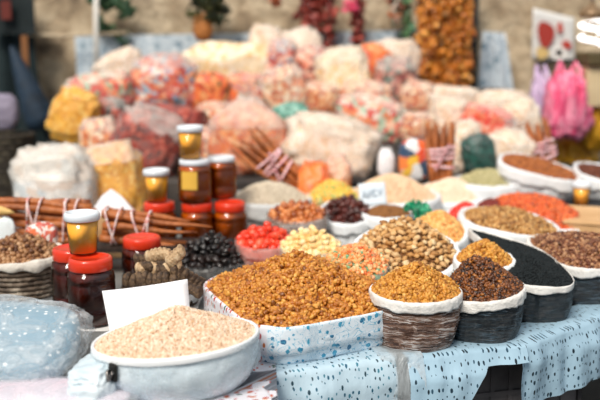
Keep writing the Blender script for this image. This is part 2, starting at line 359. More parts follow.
def sack(name, label, cat, rim, mb, mr=None, z0=TZ, base_s=.84, bulge=.05, wr=.006, rr=.008, drop=.022, group=None, seed=0, wf=9, rimname='rolled_rim', back=.22, vstr=1.0, rimwob=.35):
    c = rim.mean(0); t = thing(name, label, cat, (c[0], c[1], z0), group); N = len(rim); V = []; uv = []; nv = 16
    per = np.r_[0, np.cumsum(np.linalg.norm(np.diff(np.r_[rim, rim[:1]], axis=0), axis=1))]
    for j in range(nv + 1):
        u = j / nv; s = base_s + (1 - base_s) * u ** .6 + bulge * math.sin(PI * min(1, u * 1.05)) 
        for i in range(N):
            r = rim[i] - c; q = 2 * PI * i / N
            nn = noise.noise(Vector((math.cos(q) * wf + seed, math.sin(q) * wf, u * 3 * vstr))) + .6 * noise.noise(Vector((math.cos(q) * wf * 2.6, math.sin(q) * wf * 2.6 + seed, u * 9 * vstr)))
            k = 1 + (nn * wr * math.sin(PI * min(.97, u + .06))) / (np.hypot(r[0], r[1]) + 1e-6)
            V.append((c[0] + r[0] * s * k, c[1] + r[1] * s * k, z0 + .001 + (rim[i][2] - z0) * u)); uv.append((per[i], (rim[i][2] - z0) * u))
    V.append((c[0], c[1], z0 + .001)); uv.append((0, 0))
    Fc = [(j * N + i, j * N + (i + 1) % N, (j + 1) * N + (i + 1) % N, (j + 1) * N + i) for j in range(nv) for i in range(N)]
    Fc += [((i + 1) % N, i, (nv + 1) * N) for i in range(N)]
    part('sack_body', V, Fc, mb, t, uv=uv)
    if mr is not None:
        prof = [(-1.3, -1.6), (-.9, -.3), (-.45, .55), (.2, .95), (.85, .75), (1.25, .0), (1.35, -.9)]
        V = []; uv = []; M = len(prof) + 4
        for i in range(N):
            r = rim[i] - c; l = np.hypot(r[0], r[1]); d = r / l; q = 2 * PI * i / N
            nn = noise.noise(Vector((math.cos(q) * 3.2 + seed, math.sin(q) * 3.2, 2))); n2 = noise.noise(Vector((math.cos(q) * 8, math.sin(q) * 8, seed + 5)))
            a = rr * (1 + rimwob * nn + .3 * rimwob * n2) * (1 - back * (1 + math.sin(q))); dd = drop * (1 + 1.3 * rimwob * nn + rimwob * n2)
            pr = [(x * a, z * a) for x, z in prof] + [(a * (1.3 + .25 * n2), -a - dd * k) for k in (.35, .7, 1)] + [(a * .7, -a - dd * 1.02)]
            for k, (x, z) in enumerate(pr):
                V.append((c[0] + d[0] * (l + x), c[1] + d[1] * (l + x), rim[i][2] + z + .3 * a * n2)); uv.append((per[i], x * .6 - z + .2))
        Fc = [(i * M + k, i * M + k + 1, ((i + 1) % N) * M + k + 1, ((i + 1) % N) * M + k) for i in range(N) for k in range(M - 1)]
        part(rimname, V, Fc, mr, t, uv=uv)
    return t
class Pile:
    def __init__(s, rim, peak, pw=1.7, off=(0, 0), inset=.955, sink=.003, rough=.004, seed=1):
        s.rim = rim; s.c = rim.mean(0); s.zb = rim[:, 2].mean(); s.peak = peak; s.pw = pw; s.off = np.array(off); s.inset = inset; s.sink = sink; s.rough = rough; s.seed = seed
    def pt(s, r, q):
        N = len(s.rim); f = (q / (2 * PI) * N) % N; i = int(f); w_ = f - i; R = s.rim[i % N] * (1 - w_) + s.rim[(i + 1) % N] * w_
        xy = s.c[:2] + (R[:2] - s.c[:2]) * r * s.inset + s.off * (1 - r)
        z = s.zb + (R[2] - s.zb) * r + s.peak * (1 - r ** s.pw) * (1 + 0.0 * r) - s.sink
        z += s.rough * noise.noise(Vector((xy[0] * 28, xy[1] * 28, s.seed))) * min(1, (1 - r) * 5 + .2)
        return np.array((xy[0], xy[1], z))
    def mound(s, name, label, cat, m, parent=None):
        nr, nq = 22, 72; V = [s.pt(0, 0)]; 
        for j in range(1, nr + 1):
            for k in range(nq): V.append(s.pt(j / nr, 2 * PI * k / nq))
        base_i = len(V)
        for k in range(nq): p = s.pt(1, 2 * PI * k / nq); V.append((s.c[0] + (p[0] - s.c[0]) * .93, s.c[1] + (p[1] - s.c[1]) * .93, p[2] - .03))
        Fc = [(0, 1 + k, 1 + (k + 1) % nq) for k in range(nq)]
        for j in range(nr):
            for k in range(nq): a = 1 + j * nq; Fc.append((a + k, a + nq + k, a + nq + (k + 1) % nq, a + (k + 1) % nq))
        Fc.append(tuple(range(base_i + nq - 1, base_i - 1, -1)))
        return V, Fc
    def sample(s, n, lift=0, rmax=1.0):
        out = []
        for _ in range(n):
            r = math.sqrt(random.random()) * rmax; out.append(s.pt(r, random.random() * 2 * PI) + np.array((0, 0, lift * (1 if r < .93 else .3))))
        return np.array(out)
    def spread(s, n, dist, lift=0, rmax=.97, tries=40):
        P = []
        for _ in range(n * tries):
            p = s.pt(math.sqrt(random.random()) * rmax, random.random() * 2 * PI) + np.array((0, 0, lift))
            if all((p[0] - q[0]) ** 2 + (p[1] - q[1]) ** 2 + (p[2] - q[2]) ** 2 > dist * dist for q in P):
                P.append(p)
                if len(P) >= n: break
        return P
def tri(Fc):
    o = []
    for f in Fc:
        for k in range(1, len(f) - 1): o.append((f[0], f[k], f[k + 1]))
    return np.array(o)
def stuff_pile(name, label, cat, pile, m, protos, size, n, layers=((0, 1),), jit=.3):
    V, Fc = pile.mound(name, label, cat, m); V = np.array(V); Fc = tri(Fc); V[:, 2] -= size * .5
    Vs = [V]; Fs = [Fc]; k = len(V)
    for lift, frac in layers:
        v, f = grains(pile.sample(int(n * frac), lift), protos, size, jit); Vs.append(v); Fs.append(f + k); k += len(v)
    o = fast(name, np.concatenate(Vs), np.concatenate(Fs), m, loc=(pile.c[0], pile.c[1], pile.zb)); return tag(o, label, cat, kind='stuff')
def counted_pile(name, label, cat, group, pile, m, protos, size, n, dist, bed_label, bed_name, bed_m, lift=.3, jit=.15, extra=0, rmax=.95):
    V, Fc = pile.mound(bed_name, '', '', bed_m); V = np.array(V); V[:, 2] -= size * .45
    v, f = grains(pile.sample(int(n * 2.2), -size * .55, .97), protos, size * .8, .2)
    o = fast(bed_name, np.concatenate([V, v]), np.concatenate([tri(Fc), f + len(V)]), bed_m, loc=(pile.c[0], pile.c[1], pile.zb)); tag(o, bed_label, cat, kind='stuff')
    meshes = []
    for (v, f) in protos:
        me = bpy.data.meshes.new(name); me.from_pydata([tuple(q * size) for q in v], [], [tuple(int(i) for i in q) for q in f]); me.polygons.foreach_set('use_smooth', [True] * len(me.polygons)); me.materials.append(m); me.update(); meshes.append(me)
    P = pile.spread(n, dist, size * lift, rmax)
    if extra: P += pile.spread(extra, dist * 1.7, size * (lift + .9), rmax * .7)
    for p in P:
        ob = bpy.data.objects.new(name, random.choice(meshes)); C.objects.link(ob); ob.location = p
        ob.rotation_euler = (random.uniform(-.7, .7), random.uniform(-.7, .7), random.random() * 6.28); s_ = 1 + jit * random.uniform(-1, 1); ob.scale = (s_, s_, s_)
        tag(ob, label, cat, group)
def pk(px, py, rim):   # height of the heap above the rim for a top seen at (px, py)
    c = rim.mean(0); return at(px, py, c[1]).z - c[2]

RAIS = [lump_proto(2, (1, .72, .6), .45, 2.2, s, .12) for s in range(4)]
RICE = [lump_proto(1, (1, .5, .45), .1, 1.5, s) for s in range(3)]
SEED = [lump_proto(1, (1, .8, .6), .2, 1.5, s) for s in range(3)]
NUT = [lump_proto(2, (1, .95, 1.08), .12, 1.3, s) for s in range(3)]
CHUNK = [lump_proto(2, (1, .8, .62), .7, 1.7, s) for s in range(5)]
LUMP = [lump_proto(3, (1, .85, .75), .35, 2.2, s, .05) for s in range(4)]
CUBE = []
for s_ in range(3):
    v, f = ICO[3]; q = np.sign(v) * np.abs(v) ** .55; q = q * np.array((1, .85, .7)) * .85; CUBE.append((q * (1 + .06 * np.sin(v * 7 + s_)), f))
PETAL = [lump_proto(2, (1, .65, .14), .35, 2, s) for s in range(4)]

# --- bowl of pale grain, front left
rim = ell(172, 168, 360, .90, .82, .0, lr=.012); c0 = rim.mean(0)
BOWLM = mat_noise('pale_blue_plastic', ['#cfe0ea', '#eaf2f6'], 7, .25, .35, 14, bd=.008)
bowl = sack('wide_bowl', 'wide pale blue bowl wrapped in plastic film, heaped with tiny pale grain, front left', 'bowl', rim, BOWLM, WHITEB, base_s=.70, bulge=.09, wr=.004, rr=.004, drop=.006, wf=5, rimname='bowl_rim', rimwob=.1)
bowl.children[0].name = 'bowl_body'
Vr = []; N = len(rim); uvs = []
for j in range(15):
    u = .04 + .95 * j / 14; s = .70 + .30 * u ** .6 + .09 * math.sin(PI * min(1, u * 1.05))
    for i in range(N):
        q = 2 * PI * i / N; r = rim[i] - c0; nn = noise.noise(Vector((math.cos(q) * 4, math.sin(q) * 4, u * 4))) + .8 * noise.noise(Vector((math.cos(q) * 11, math.sin(q) * 11, u * 7)))
        k = s * (1.035 + .05 * nn * math.sin(PI * u)); Vr.append((c0[0] + r[0] * k, c0[1] + r[1] * k, TZ + .002 + (rim[i][2] - TZ) * u))
part('film_wrap', Vr, [(j * N + i, j * N + (i + 1) % N, (j + 1) * N + (i + 1) % N, (j + 1) * N + i) for j in range(14) for i in range(N)], mat_film('bowl_film', '#e9f3f8', .05, .6, 22, .15), bowl)
hp = on(112, 366, .875); STEEL = mat_plain('worn_steel', '#8a8480', .3, 1); BLK = mat_plain('hollow_shade_black', '#14120f', .6)
hp = Vector((c0[0], c0[1], 0)) + (hp - Vector((c0[0], c0[1], 0))).normalized() * 0; a = math.radians(232)
hd = Vector((math.cos(a), math.sin(a), 0)); hc = Vector((c0[0], c0[1], .868)) + Vector((hd.x * .163, hd.y * .138, 0))
Rm = Matrix.Rotation(a, 3, 'Z')
bowl_slot = MB().box(hc, (.008, .022, .034), Rm, .003).build('handle_slot', BLK, bowl, smooth=False)  # solid block; the dark inside of the hole is put into its colour
MB().tube([hc + Rm @ Vector((.006 + .006 * math.sin(q), -.008 + .016 * (k / 8), -.004 + .008 * math.cos(q * 2))) for k, q in enumerate(np.linspace(0, PI, 9))], .0028).build('metal_handle', STEEL, bowl_slot)
RICEM = mat_grain('pale_grain', ['#b07f55', '#e3c29f', '#f7e6d2', '#d3a87f', '#f3dcc4', '#fbeedd'], .6, bs=.1)
P = Pile(rim, pk(172, 305, rim), 1.0, off=(.004, 0), inset=.98, rough=.003)
stuff_pile('pale_grain', 'heap of tiny pale beige grain filling the wide bowl front left', 'grain', P, RICEM, RICE, .0034, 22000, ((0, .6), (.0018, .4)))

# --- blank white card stuck in the pale grain
CARD = mat_noise('white_card', ['#f3f1f6', '#fbfafc'], 3, .6, .05, 20)
def card(name, label, q, thick, m, bend=.01, cat='sign'):
    a, b, c, d = [Vector(x) for x in q]; n_ = (b - a).cross(d - a).normalized(); V = []; nu, nv = 10, 8
    for sgn in (-1, 1):
        for i in range(nu + 1):
            for j in range(nv + 1):
                u, v = i / nu, j / nv; p = (a * (1 - u) + b * u) * (1 - v) + (d * (1 - u) + c * u) * v
                V.append(p + n_ * (thick / 2 * sgn + bend * math.sin(PI * u) + .4 * bend * math.sin(PI * v)))
    o = (nu + 1) * (nv + 1); Fc = []
    for i in range(nu):
        for j in range(nv): k = i * (nv + 1) + j; Fc += [(k, k + 1, k + nv + 2, k + nv + 1), (o + k, o + k + nv + 1, o + k + nv + 2, o + k + 1)]
    ed = [i * (nv + 1) for i in range(nu + 1)] + [nu * (nv + 1) + j for j in range(1, nv + 1)] + [i * (nv + 1) + nv for i in range(nu - 1, -1, -1)] + [j for j in range(nv - 1, 0, -1)]
    for k in range(len(ed)): p1, p2 = ed[k], ed[(k + 1) % len(ed)]; Fc.append((p1, p2, o + p2, o + p1))
    return tag(mk(name, V, Fc, m), label, cat)
card('price_card', 'blank white card stuck in the heap of tiny pale grain', [at(102, 291, 1.78), at(187.5, 279, 1.84), at(191, 322, 1.81), at(110, 332, 1.73)], .0012, CARD, .006)

# --- big floral sack of ochre berries
rim = poly([(-.082, 1.685, .885), (.262, 1.88, .89), (.11, 2.31, .885), (-.265, 2.11, .89)], k=.16)
fs = sack('floral_sack', 'big white floral print sack heaped with amber dried fruit, front middle', 'sack', rim, PBLUE, PBLUE, base_s=.93, bulge=.03, wr=.01, rr=.005, drop=.05, seed=2, wf=4, rimwob=.15)
for ch in fs.children:      # the left face is the other side of the cloth: red buds instead of blue flowers
    ch.data.materials.append(PRED)
    for pg in ch.data.polygons:
        cx = fs.location.x + pg.center.x; cy = fs.location.y + pg.center.y
        if cx < -.068 - (cy - 1.70) * .10 and cy < 2.14: pg.material_index = 1
OCH = mat_grain('amber_dried_fruit', ['#7a430f', '#b46a1c', '#cf8a30', '#a85c14', '#e0a64c', '#c07722'], .45, coat=.15)
P = Pile(rim, pk(285, 254, rim), 1.0, off=(-.015, 0), inset=.98, rough=.009)
stuff_pile('amber_dried_fruit', 'large heap of small amber dried fruit in the big floral sack', 'dried fruit', P, OCH, RAIS, .0068, 5200, ((0, .6), (.005, .4)))

# --- front row right: rolled-rim plastic sacks
def mat_bag(name, dark, mid, light, hi=.58):  # pale streaks: whitish film folds, with their gloss painted into the colour
    m, nt, b = base(name, .22, .6); v = coords(nt, 'UV', (7, 80, 1)); n = noise_n(nt, v, 1.6, 6, .72); n.inputs['Distortion'].default_value = 1.6
    r = ramp(nt, [dark, mid, light]); r.color_ramp.elements[0].position = .42; r.color_ramp.elements[1].position = .52; r.color_ramp.elements[2].position = hi
    nt.links.new(n.outputs['Fac'], r.inputs[0]); nt.links.new(r.outputs[0], b.inputs['Base Color']); bump(nt, b, n.outputs['Fac'], .8, .012); return m
BAGBR = mat_bag('film_over_brown', '#3e2012', '#8a6550', '#d8cfca')
BAGDK = mat_bag('film_over_dark', '#0d1115', '#1e282f', '#5d7484', .7)
BAGBK = mat_bag('dark_grey_film', '#131a1f', '#1c262c', '#324552', .74)
CUFF = mat_noise('white_rolled_cuff', ['#d6d2cc', '#f2efea'], 30, .5, .6, 60)
rim = ell(418, 90, 305, .915, .88, .015)
sack('plastic_sack', 'clear plastic sack with white rolled rim heaped with golden raisins, front row', 'sack', rim, BAGBR, CUFF, rr=.0055, drop=.013, seed=4, base_s=.82, wr=.008)
GOLD = mat_grain('golden_raisin', ['#8a5010', '#c88428', '#dda043', '#b3701b', '#e7b55a'], .5, coat=.1)
P = Pile(rim, pk(415, 265, rim), 1.2, rough=.006, inset=.985, sink=0)
stuff_pile('golden_raisins', 'heap of golden raisins in the front row plastic sack beside the floral sack', 'raisins', P, GOLD, RAIS, .0055, 2400, ((0, .6), (.004, .4)))
rim = ell(486, 82, 303, .902, .9, .015, lr=.01)
sack('plastic_sack', 'dark plastic sack with white rolled rim heaped with brown raisins, front row', 'sack', rim, BAGDK, CUFF, rr=.0055, drop=.014, seed=6, base_s=.84)
BRN = mat_grain('brown_raisin', ['#1f0f08', '#4b2610', '#8f5220', '#2c160b', '#6d3a16', '#b06e2c'], .4, coat=.2)
P = Pile(rim, pk(480, 257, rim), 1.2, off=(-.02, 0), rough=.006, inset=.985, sink=0)
stuff_pile('brown_raisins', 'heap of mixed brown raisins in the dark front row sack', 'raisins', P, BRN, RAIS, .0055, 2300, ((0, .6), (.004, .4)))
rim = poly([(.492, 2.00, .9), (.675, 2.00, .895), (.655, 2.28, .925), (.56, 2.37, .94), (.455, 2.40, .965), (.505, 2.25, .935)])
sack('plastic_sack', 'dark grey plastic sack with white rolled rim full of black seeds', 'sack', rim, BAGBK, CUFF, rr=.0065, drop=.012, seed=8, base_s=.9, bulge=.02, back=.46)
BLACKM = mat_grain('black_seed', ['#0b1012', '#12191b', '#1b2427', '#0a0e10'], .7, spec=.3)
P = Pile(rim, .018, 2, rough=.006)
stuff_pile('black_seeds', 'long slope of black seeds in the dark grey sack', 'seeds', P, BLACKM, SEED, .0028, 9000)
rim = poly([(.672, 2.12, .9), (.95, 2.22, .9), (.97, 2.42, .925), (.72, 2.46, .93), (.615, 2.38, .93)])
sack('plastic_sack', 'dark plastic sack with white rim of mottled brown nuts at the right edge', 'sack', rim, BAGDK, CUFF, rr=.006, drop=.014, seed=10, base_s=.9)
MOTT = mat_grain('mottled_nut', ['#3c1c10', '#7d4a2c', '#5b2c18', '#b98a62', '#8a5330'], .5)
P = Pile(rim, pk(580, 237, rim), 1.5, off=(-.03, 0), rough=.005)
stuff_pile('mottled_nuts', 'heap of mottled brown nuts in the sack at the right edge', 'nuts', P, MOTT, RAIS, .0068, 2600, ((0, .6), (.005, .4)))
rim = ell(487, 58, 271, .915, .75, .03)
sack('plastic_sack', 'small white plastic sack of golden raisins between the brown raisins and the black seeds', 'sack', rim, WHITE, WHITE, rr=.007, drop=.02, seed=11)
P = Pile(rim, pk(484, 242, rim), 1.4, rough=.004)
stuff_pile('golden_raisins', 'small heap of golden raisins beside the black seeds', 'raisins', P, GOLD, RAIS, .0058, 1000, ((0, .6), (.004, .4)))
rim = poly([(.485, 2.54, .94), (.64, 2.43, .92), (.82, 2.62, .90), (.73, 2.82, .93), (.52, 2.78, .945)])
sack('plastic_sack', 'white plastic sack of tan peanuts behind the black seeds', 'sack', rim, WHITE, WHITE, rr=.012, drop=.02, seed=12)
PEAN = mat_grain('tan_peanut', ['#8a5a2c', '#c4904f', '#a8743b', '#d9ad6e', '#6f4520'], .5)
P = Pile(rim, pk(508, 211, rim), 1.5, rough=.006)
stuff_pile('tan_peanuts', 'heap of tan peanuts in the white sack behind the black seeds', 'nuts', P, PEAN, RAIS, .0075, 1900, ((0, .6), (.006, .4)))

# --- walnut bowl
rim = ell(407, 104, 280, .885, .95, .085)
sack('wide_bowl', 'large round white bowl of tan nut halves, middle of the stall', 'bowl', rim, WHITEB, WHITEB, rr=.009, drop=.008, seed=13, base_s=.7, bulge=.07, wr=.003, rimname='bowl_rim', rimwob=.2).children[0].name = 'bowl_body'
WALN = mat_grain('tan_nut_half', ['#a06c36', '#d8a666', '#e8c490', '#bd8648', '#f0d6a8'], .55, bs=.6)
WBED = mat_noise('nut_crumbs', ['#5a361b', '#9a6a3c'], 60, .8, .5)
P = Pile(rim, pk(405, 226, rim), 1.7, rough=.004)
counted_pile('nut_half', 'tan nut half heaped in the large round white bowl', 'nut', 'nut halves in the round white bowl', P, WALN, CHUNK, .0098, 260, .0135, 'broken tan nut pieces lying deep in the round white bowl', 'nut_crumbs', WBED, extra=20)

# --- candied mix in clear bag
rim = ell(357, 66, 279, .90, .8, .05)
sack('plastic_bag', 'clear plastic bag heaped with orange and green candied peel', 'bag', rim, FILMW, FILM, rr=.006, drop=.02, seed=14, wr=.01, base_s=.75)
CMIX = mat_grain('candied_peel', ['#e57a30', '#f3a058', '#f4bc7c', '#e0642a', '#3fae84', '#f29448', '#f5cc98', '#ea7c3a'], .4, sss=.2, coat=.3)
P = Pile(rim, pk(359, 249, rim), 1.5, rough=.004)
stuff_pile('candied_peel', 'heap of orange and green candied peel in front of the nut halves bowl', 'candied fruit', P, CMIX, CUBE, .0055, 900, ((0, .6), (.005, .4)))

# --- pale yellow cubes
rim = ell(311, 62, 257, .90, .85, .03)
sack('plastic_bag', 'clear plastic bag heaped with pale yellow candied cubes', 'bag', rim, FILMW, FILMW, rr=.006, drop=.02, seed=15, wr=.01)
PYEL = mat_grain('pale_candied_fruit', ['#efc47a', '#f7da9e', '#f3cf8b', '#f9e4b5'], .45, sss=.25)
P = Pile(rim, pk(308, 232, rim), 1.4, rough=.004)
counted_pile('candied_cube', 'pale yellow candied fruit cube heaped behind the amber dried fruit', 'candied fruit', 'pale yellow candied cubes', P, PYEL, CUBE, .0105, 90, .0165, 'pale yellow candied pieces filling the bag under the cubes', 'candied_crumbs', PYEL, extra=12)

# --- red candied fruit
rim = ell(264, 56, 251, .90, .9, .03)
sack('plastic_bag', 'reddish clear plastic bag heaped with bright red candied fruit', 'bag', rim, mat_film('pink_film', '#f0b8ac', .4, .9), mat_film('rosy_film', '#f3cfc6', .3, .8), rr=.006, drop=.02, seed=16, wr=.01)
REDF = mat_grain('red_candied_fruit', ['#d42a12', '#f0472a', '#e8391c', '#f86a48'], .35, sss=.2, coat=.3)
P = Pile(rim, pk(262, 230, rim), 1.5, rough=.004)
counted_pile('candied_fruit', 'bright red candied fruit in the bag right of the honey jars', 'candied fruit', 'bright red candied fruits beside the prunes', P, REDF, LUMP, .0125, 60, .019, 'red candied fruit filling the bag beneath the round red ones', 'candied_fruit_bed', REDF, extra=8)

# --- black prunes
rim = ell(210, 80, 270, .855, .75, .02)
sack('plastic_bag', 'clear plastic bag spread open around a heap of black prunes', 'bag', rim, FILM, FILML, rr=.006, drop=.02, seed=17, wr=.01)
PRUN = mat_grain('black_prune', ['#15100f', '#231a18', '#0f0c0d', '#30211c'], .35, coat=.3)
P = Pile(rim, pk(206, 236, rim), 1.3, rough=.006)
counted_pile('prune', 'wrinkled black prune in the heap below the honey jar stack', 'prune', 'black prunes in an open bag', P, PRUN, CHUNK, .013, 75, .018, 'black prunes packed beneath the top layer of prunes', 'prune_bed', PRUN, extra=10)

# --- orange nuts
rim = ell(297, 60, 224, .925, .8, .03)
sack('plastic_bag', 'clear plastic bag heaped with orange-brown nuts in front of the grey seeds', 'bag', rim, mat_bag('film_over_nuts', '#6d3517', '#a98a78', '#d9d4d0'), FILMW, rr=.007, drop=.018, seed=18, wr=.008)
ONUT = mat_grain('orange_nut', ['#7a3412', '#c46a2c', '#e09050', '#a24d1c'], .3, coat=.4)
P = Pile(rim, pk(296, 207, rim), 1.6, rough=.004)
counted_pile('shelled_nut', 'glossy orange-brown nut in the bag in front of the pale grey seeds', 'nut', 'orange-brown nuts', P, ONUT, NUT, .0098, 90, .0165, 'orange-brown nuts packed under the top layer in that bag', 'nut_bed', ONUT, extra=10)

# --- dates
rim = ell(346, 50, 226, .90, .9, .06)
sack('plastic_bag', 'white plastic bag heaped with dark red dates', 'bag', rim, WHITE, WHITE, rr=.008, drop=.02, seed=19)
DATE = mat_grain('dark_date', ['#2e100c', '#5e2015', '#43160f', '#7d3522'], .3, coat=.4)
P = Pile(rim, pk(342, 204, rim), 1.5, rough=.004)
counted_pile('date', 'dark red-brown date in the white bag left of the brown seed bowl', 'date', 'dark dates', P, DATE, LUMP, .0125, 60, .019, 'dark dates packed under the top layer of dates', 'date_bed', DATE, extra=8)

# --- brown seed bowl and other far piles: (name, label of the vessel, label of the heap, ...)
def far_pile(vname, vlabel, vcat, sname, slabel, scat, rim, m, vm, protos, size, n, peak, z0=TZ, rr=.009, drop=.03, seed=0, pw=1.6, wr=.006, vr=None, off=(0, 0), base_s=.84):
    sack(vname, vlabel, vcat, rim, vm, vr or vm, z0=z0, rr=rr, drop=drop, seed=seed, wr=wr, base_s=base_s)
    P = Pile(rim, pk(peak[0], peak[1], rim), pw, rough=.006, off=off)
    return stuff_pile(sname, slabel, scat, P, m, protos, size, n)
far_pile('plastic_bag', 'white plastic bag with a low heap of brown seeds, right of the dates', 'bag', 'brown_seeds', 'low heap of fine brown seeds right of the dark dates', 'seeds', ell(388, 50, 220, .92, .8, .02),
         mat_grain('brown_seed', ['#6f4420', '#9c6832', '#805028'], .7), WHITE, SEED, .003, 4000, (388, 206), seed=20)
far_pile('plastic_bag', 'wide white plastic bag of pale grey seeds in front of the tied sticks', 'bag', 'grey_seeds', 'wide heap of pale grey-beige seeds in the white bag', 'seeds', ell(270, 80, 207, .925, .7, .03),
         mat_grain('grey_seed', ['#b9a890', '#d9cbb5', '#c6b79f', '#e6dac8'], .7), mat_noise('greyish_sack', ['#b9bcbc', '#dcdcda'], 8, .5, .6, 22), SEED, .0038, 5000, (265, 181), seed=21, rr=.010, drop=.04)
far_pile('plastic_bag', 'clear bag under yellow and green candied cubes', 'bag', 'candied_mix', 'heap of yellow candied cubes flecked with green beside the orange fruit', 'candied fruit', ell(333, 52, 203, .93, .8, .02),
         mat_grain('yellow_green_candied', ['#f2b23c', '#f7cf5e', '#efa030', '#f5c24a', '#7fb06a', '#f4c968'], .4, sss=.2), FILMW, CUBE, .0085, 700, (332, 180), seed=22)
PEACH = mat_grain('peach_seed', ['#e0b58c', '#f2d3b0', '#eac39b', '#f6dfc4'], .6)
far_pile('plastic_bag', 'big white bag of peach-coloured kernels behind the small written card', 'bag', 'pale_kernels', 'big heap of peach-coloured kernels behind the written card', 'kernels', ell(392, 92, 206, .92, .75, .03),
         PEACH, WHITE, RICE, .006, 4500, (395, 174), seed=23, rr=.010, drop=.04)
far_pile('plastic_bag', 'white bag of cream kernels left of the greenish seeds', 'bag', 'pale_kernels', 'heap of cream kernels left of the greenish seeds', 'kernels', ell(450, 70, 205, .90, .75, .05),
         mat_grain('cream_kernel', ['#ecc9a6', '#f6dfc6', '#f9e9d6', '#eed0b0'], .6), WHITE, RICE, .006, 4000, (446, 178), seed=24, rr=.010, drop=.04)
far_pile('plastic_bag', 'white bag of pale greenish seeds below the dark green bag', 'bag', 'greenish_seeds', 'heap of pale greenish seeds below the dark green bag', 'seeds', ell(487, 62, 189, .95, .7, .03),
         mat_grain('greenish_seed', ['#a79c6a', '#c9bf90', '#8f8a5a', '#ddd3aa'], .6), WHITE, RICE, .006, 3500, (482, 169), seed=25, rr=.012, drop=.05)
far_pile('plastic_bag', 'low white bag under bright red candied bits', 'bag', 'red_candied_bits', 'small heap of bright red candied bits left of the dark red berries', 'candied fruit', ell(467, 36, 223, .89, .8, .03),
         mat_grain('scarlet_bits', ['#c81d17', '#e5352a', '#f05a44'], .4, sss=.1), WHITE, CUBE, .0075, 500, (467, 203), seed=26)
far_pile('plastic_bag', 'low white bag under dark red berries', 'bag', 'dark_red_berries', 'small heap of dark red berries behind the tan peanuts', 'berries', ell(494, 34, 214, .9, .8, .03),
         mat_grain('dark_red_berry', ['#4a1512', '#7a2418', '#962f20'], .4), WHITE, RAIS, .0075, 600, (494, 201), seed=27)
far_pile('plastic_bag', 'low bag of orange and yellow dried fruit right of the nut halves bowl', 'bag', 'yellow_dried_fruit', 'heap of yellow and orange dried fruit right of the nut halves bowl', 'dried fruit', ell(441, 50, 247, .895, 1.1, .06),
         mat_grain('yellow_orange_fruit', ['#f0a64e', '#f4c47a', '#e8863a', '#f7d08a', '#ee9c44'], .5, sss=.15), WHITE, CHUNK, .0078, 900, (440, 214), seed=28)
far_pile('plastic_bag', 'low white bag of orange-red dried fruit behind the tan peanuts', 'bag', 'orange_dried_fruit', 'long heap of orange-red dried fruit behind the tan peanuts', 'dried fruit', poly([(.82, 2.70, .88), (.97, 2.80, .88), (.93, 3.03, .91), (.66, 3.08, .93), (.66, 2.93, .91)]),
         mat_grain('orange_red_fruit', ['#b53c12', '#e0662a', '#d24e18', '#f08040', '#8e2c10'], .45, coat=.2), WHITE, CHUNK, .0085, 1500, (545, 197), seed=29, pw=2)

# crate with two big sacks, right
crate((1.05, 3.3, TZ), (.68, .28, .1), 'dark crate carrying the two brown-heaped sacks at the right', m=mat_noise('dark_crate_plastic', ['#1d1f22', '#393a3d'], 9, .6, .2), rows=2)
far_pile('plastic_sack', 'wide white sack of rusty brown dried fruit behind the orange-red fruit', 'sack', 'rusty_dried_fruit', 'rusty brown heap of dried fruit in the wide white sack', 'dried fruit', poly([(.72, 3.16, 1.03), (1.02, 3.14, .965), (1.06, 3.36, 1.0), (.80, 3.42, 1.06)]),
         mat_grain('rusty_fruit', ['#6f330f', '#b0642a', '#8c4718', '#c97d3c'], .5), WHITE, RAIS, .007, 1800, (537, 161), z0=.9, seed=30)
far_pile('plastic_sack', 'white sack of dark brown dried fruit right of the rusty brown heap', 'sack', 'dark_dried_fruit', 'dark brown heap at the right edge beside the rusty brown one', 'dried fruit', poly([(1.03, 3.16, .985), (1.33, 3.16, .95), (1.33, 3.4, .98), (1.07, 3.42, 1.02)]),
         mat_grain('dark_brown_fruit', ['#3a170c', '#6d331a', '#54230f', '#8a4a28'], .5), WHITE, RAIS, .007, 1400, (583, 171), z0=.9, seed=31, off=(-.03, 0))

# kraft box and honey cup on dark tin, right edge
KRAFT = mat_noise('kraft_board', ['#c79b6a', '#ddb586'], 5, .8, .2, 40)
t = thing('kraft_box', 'flat kraft cardboard box lying behind the mottled nuts at the right edge', 'box', (1.05, 2.8, TZ))
MB().box((1.06, 2.84, TZ + .05), (.34, .3, .10), Matrix.Rotation(-.35, 3, 'Z'), .003).build('box_base', KRAFT, t, smooth=False)
MB().box((1.06, 2.84, TZ + .105), (.35, .31, .012), Matrix.Rotation(-.35, 3, 'Z'), .003).build('box_lid', KRAFT, t, smooth=False)

# ------------------------------------------------------------ left basket of hazelnuts
rim = ell(14, 88, 266, .90, .85, .02, yaw=0)
cB = rim.mean(0); bk = thing('woven_basket', 'dark woven basket with a white cloth rim, full of round brown nuts', 'basket', (cB[0], cB[1], TZ))
N = len(rim); V = []; uv = []; per = 0
STRAND = mat_noise('basket_strand', ['#241a14', '#6c5b4c', '#b6a997'], 30, .6, .4, 90)
mb = MB()
for lv in range(7):
    z = TZ + .006 + lv * .0135; s = .86 + .1 * lv / 6; pts = []
    for i in range(N + 1):
        r = rim[i % N] - cB; k = s + (.018 if (i // 3 + lv) % 2 else -.018) * .5; pts.append((cB[0] + r[0] * k, cB[1] + r[1] * k, z + .002 * noise.noise(Vector((i * .7, lv * 3, 0)))))
    mb.tube(pts, .0058, 6, cap=False)
mb.build('woven_side', STRAND, bk)
mb = MB()
for i in range(0, N, 3):
    r = rim[i] - cB; mb.tube([(cB[0] + r[0] * (.85 + .1 * k / 5), cB[1] + r[1] * (.85 + .1 * k / 5), TZ + .002 + .09 * k / 5) for k in range(6)], .003, 5)
mb.build('stakes', STRAND, bk)
V = [(cB[0] + (r[0] - cB[0]) * .84, cB[1] + (r[1] - cB[1]) * .84, TZ + .003) for r in rim]; part('basket_base', V, [tuple(range(N))], STRAND, bk)
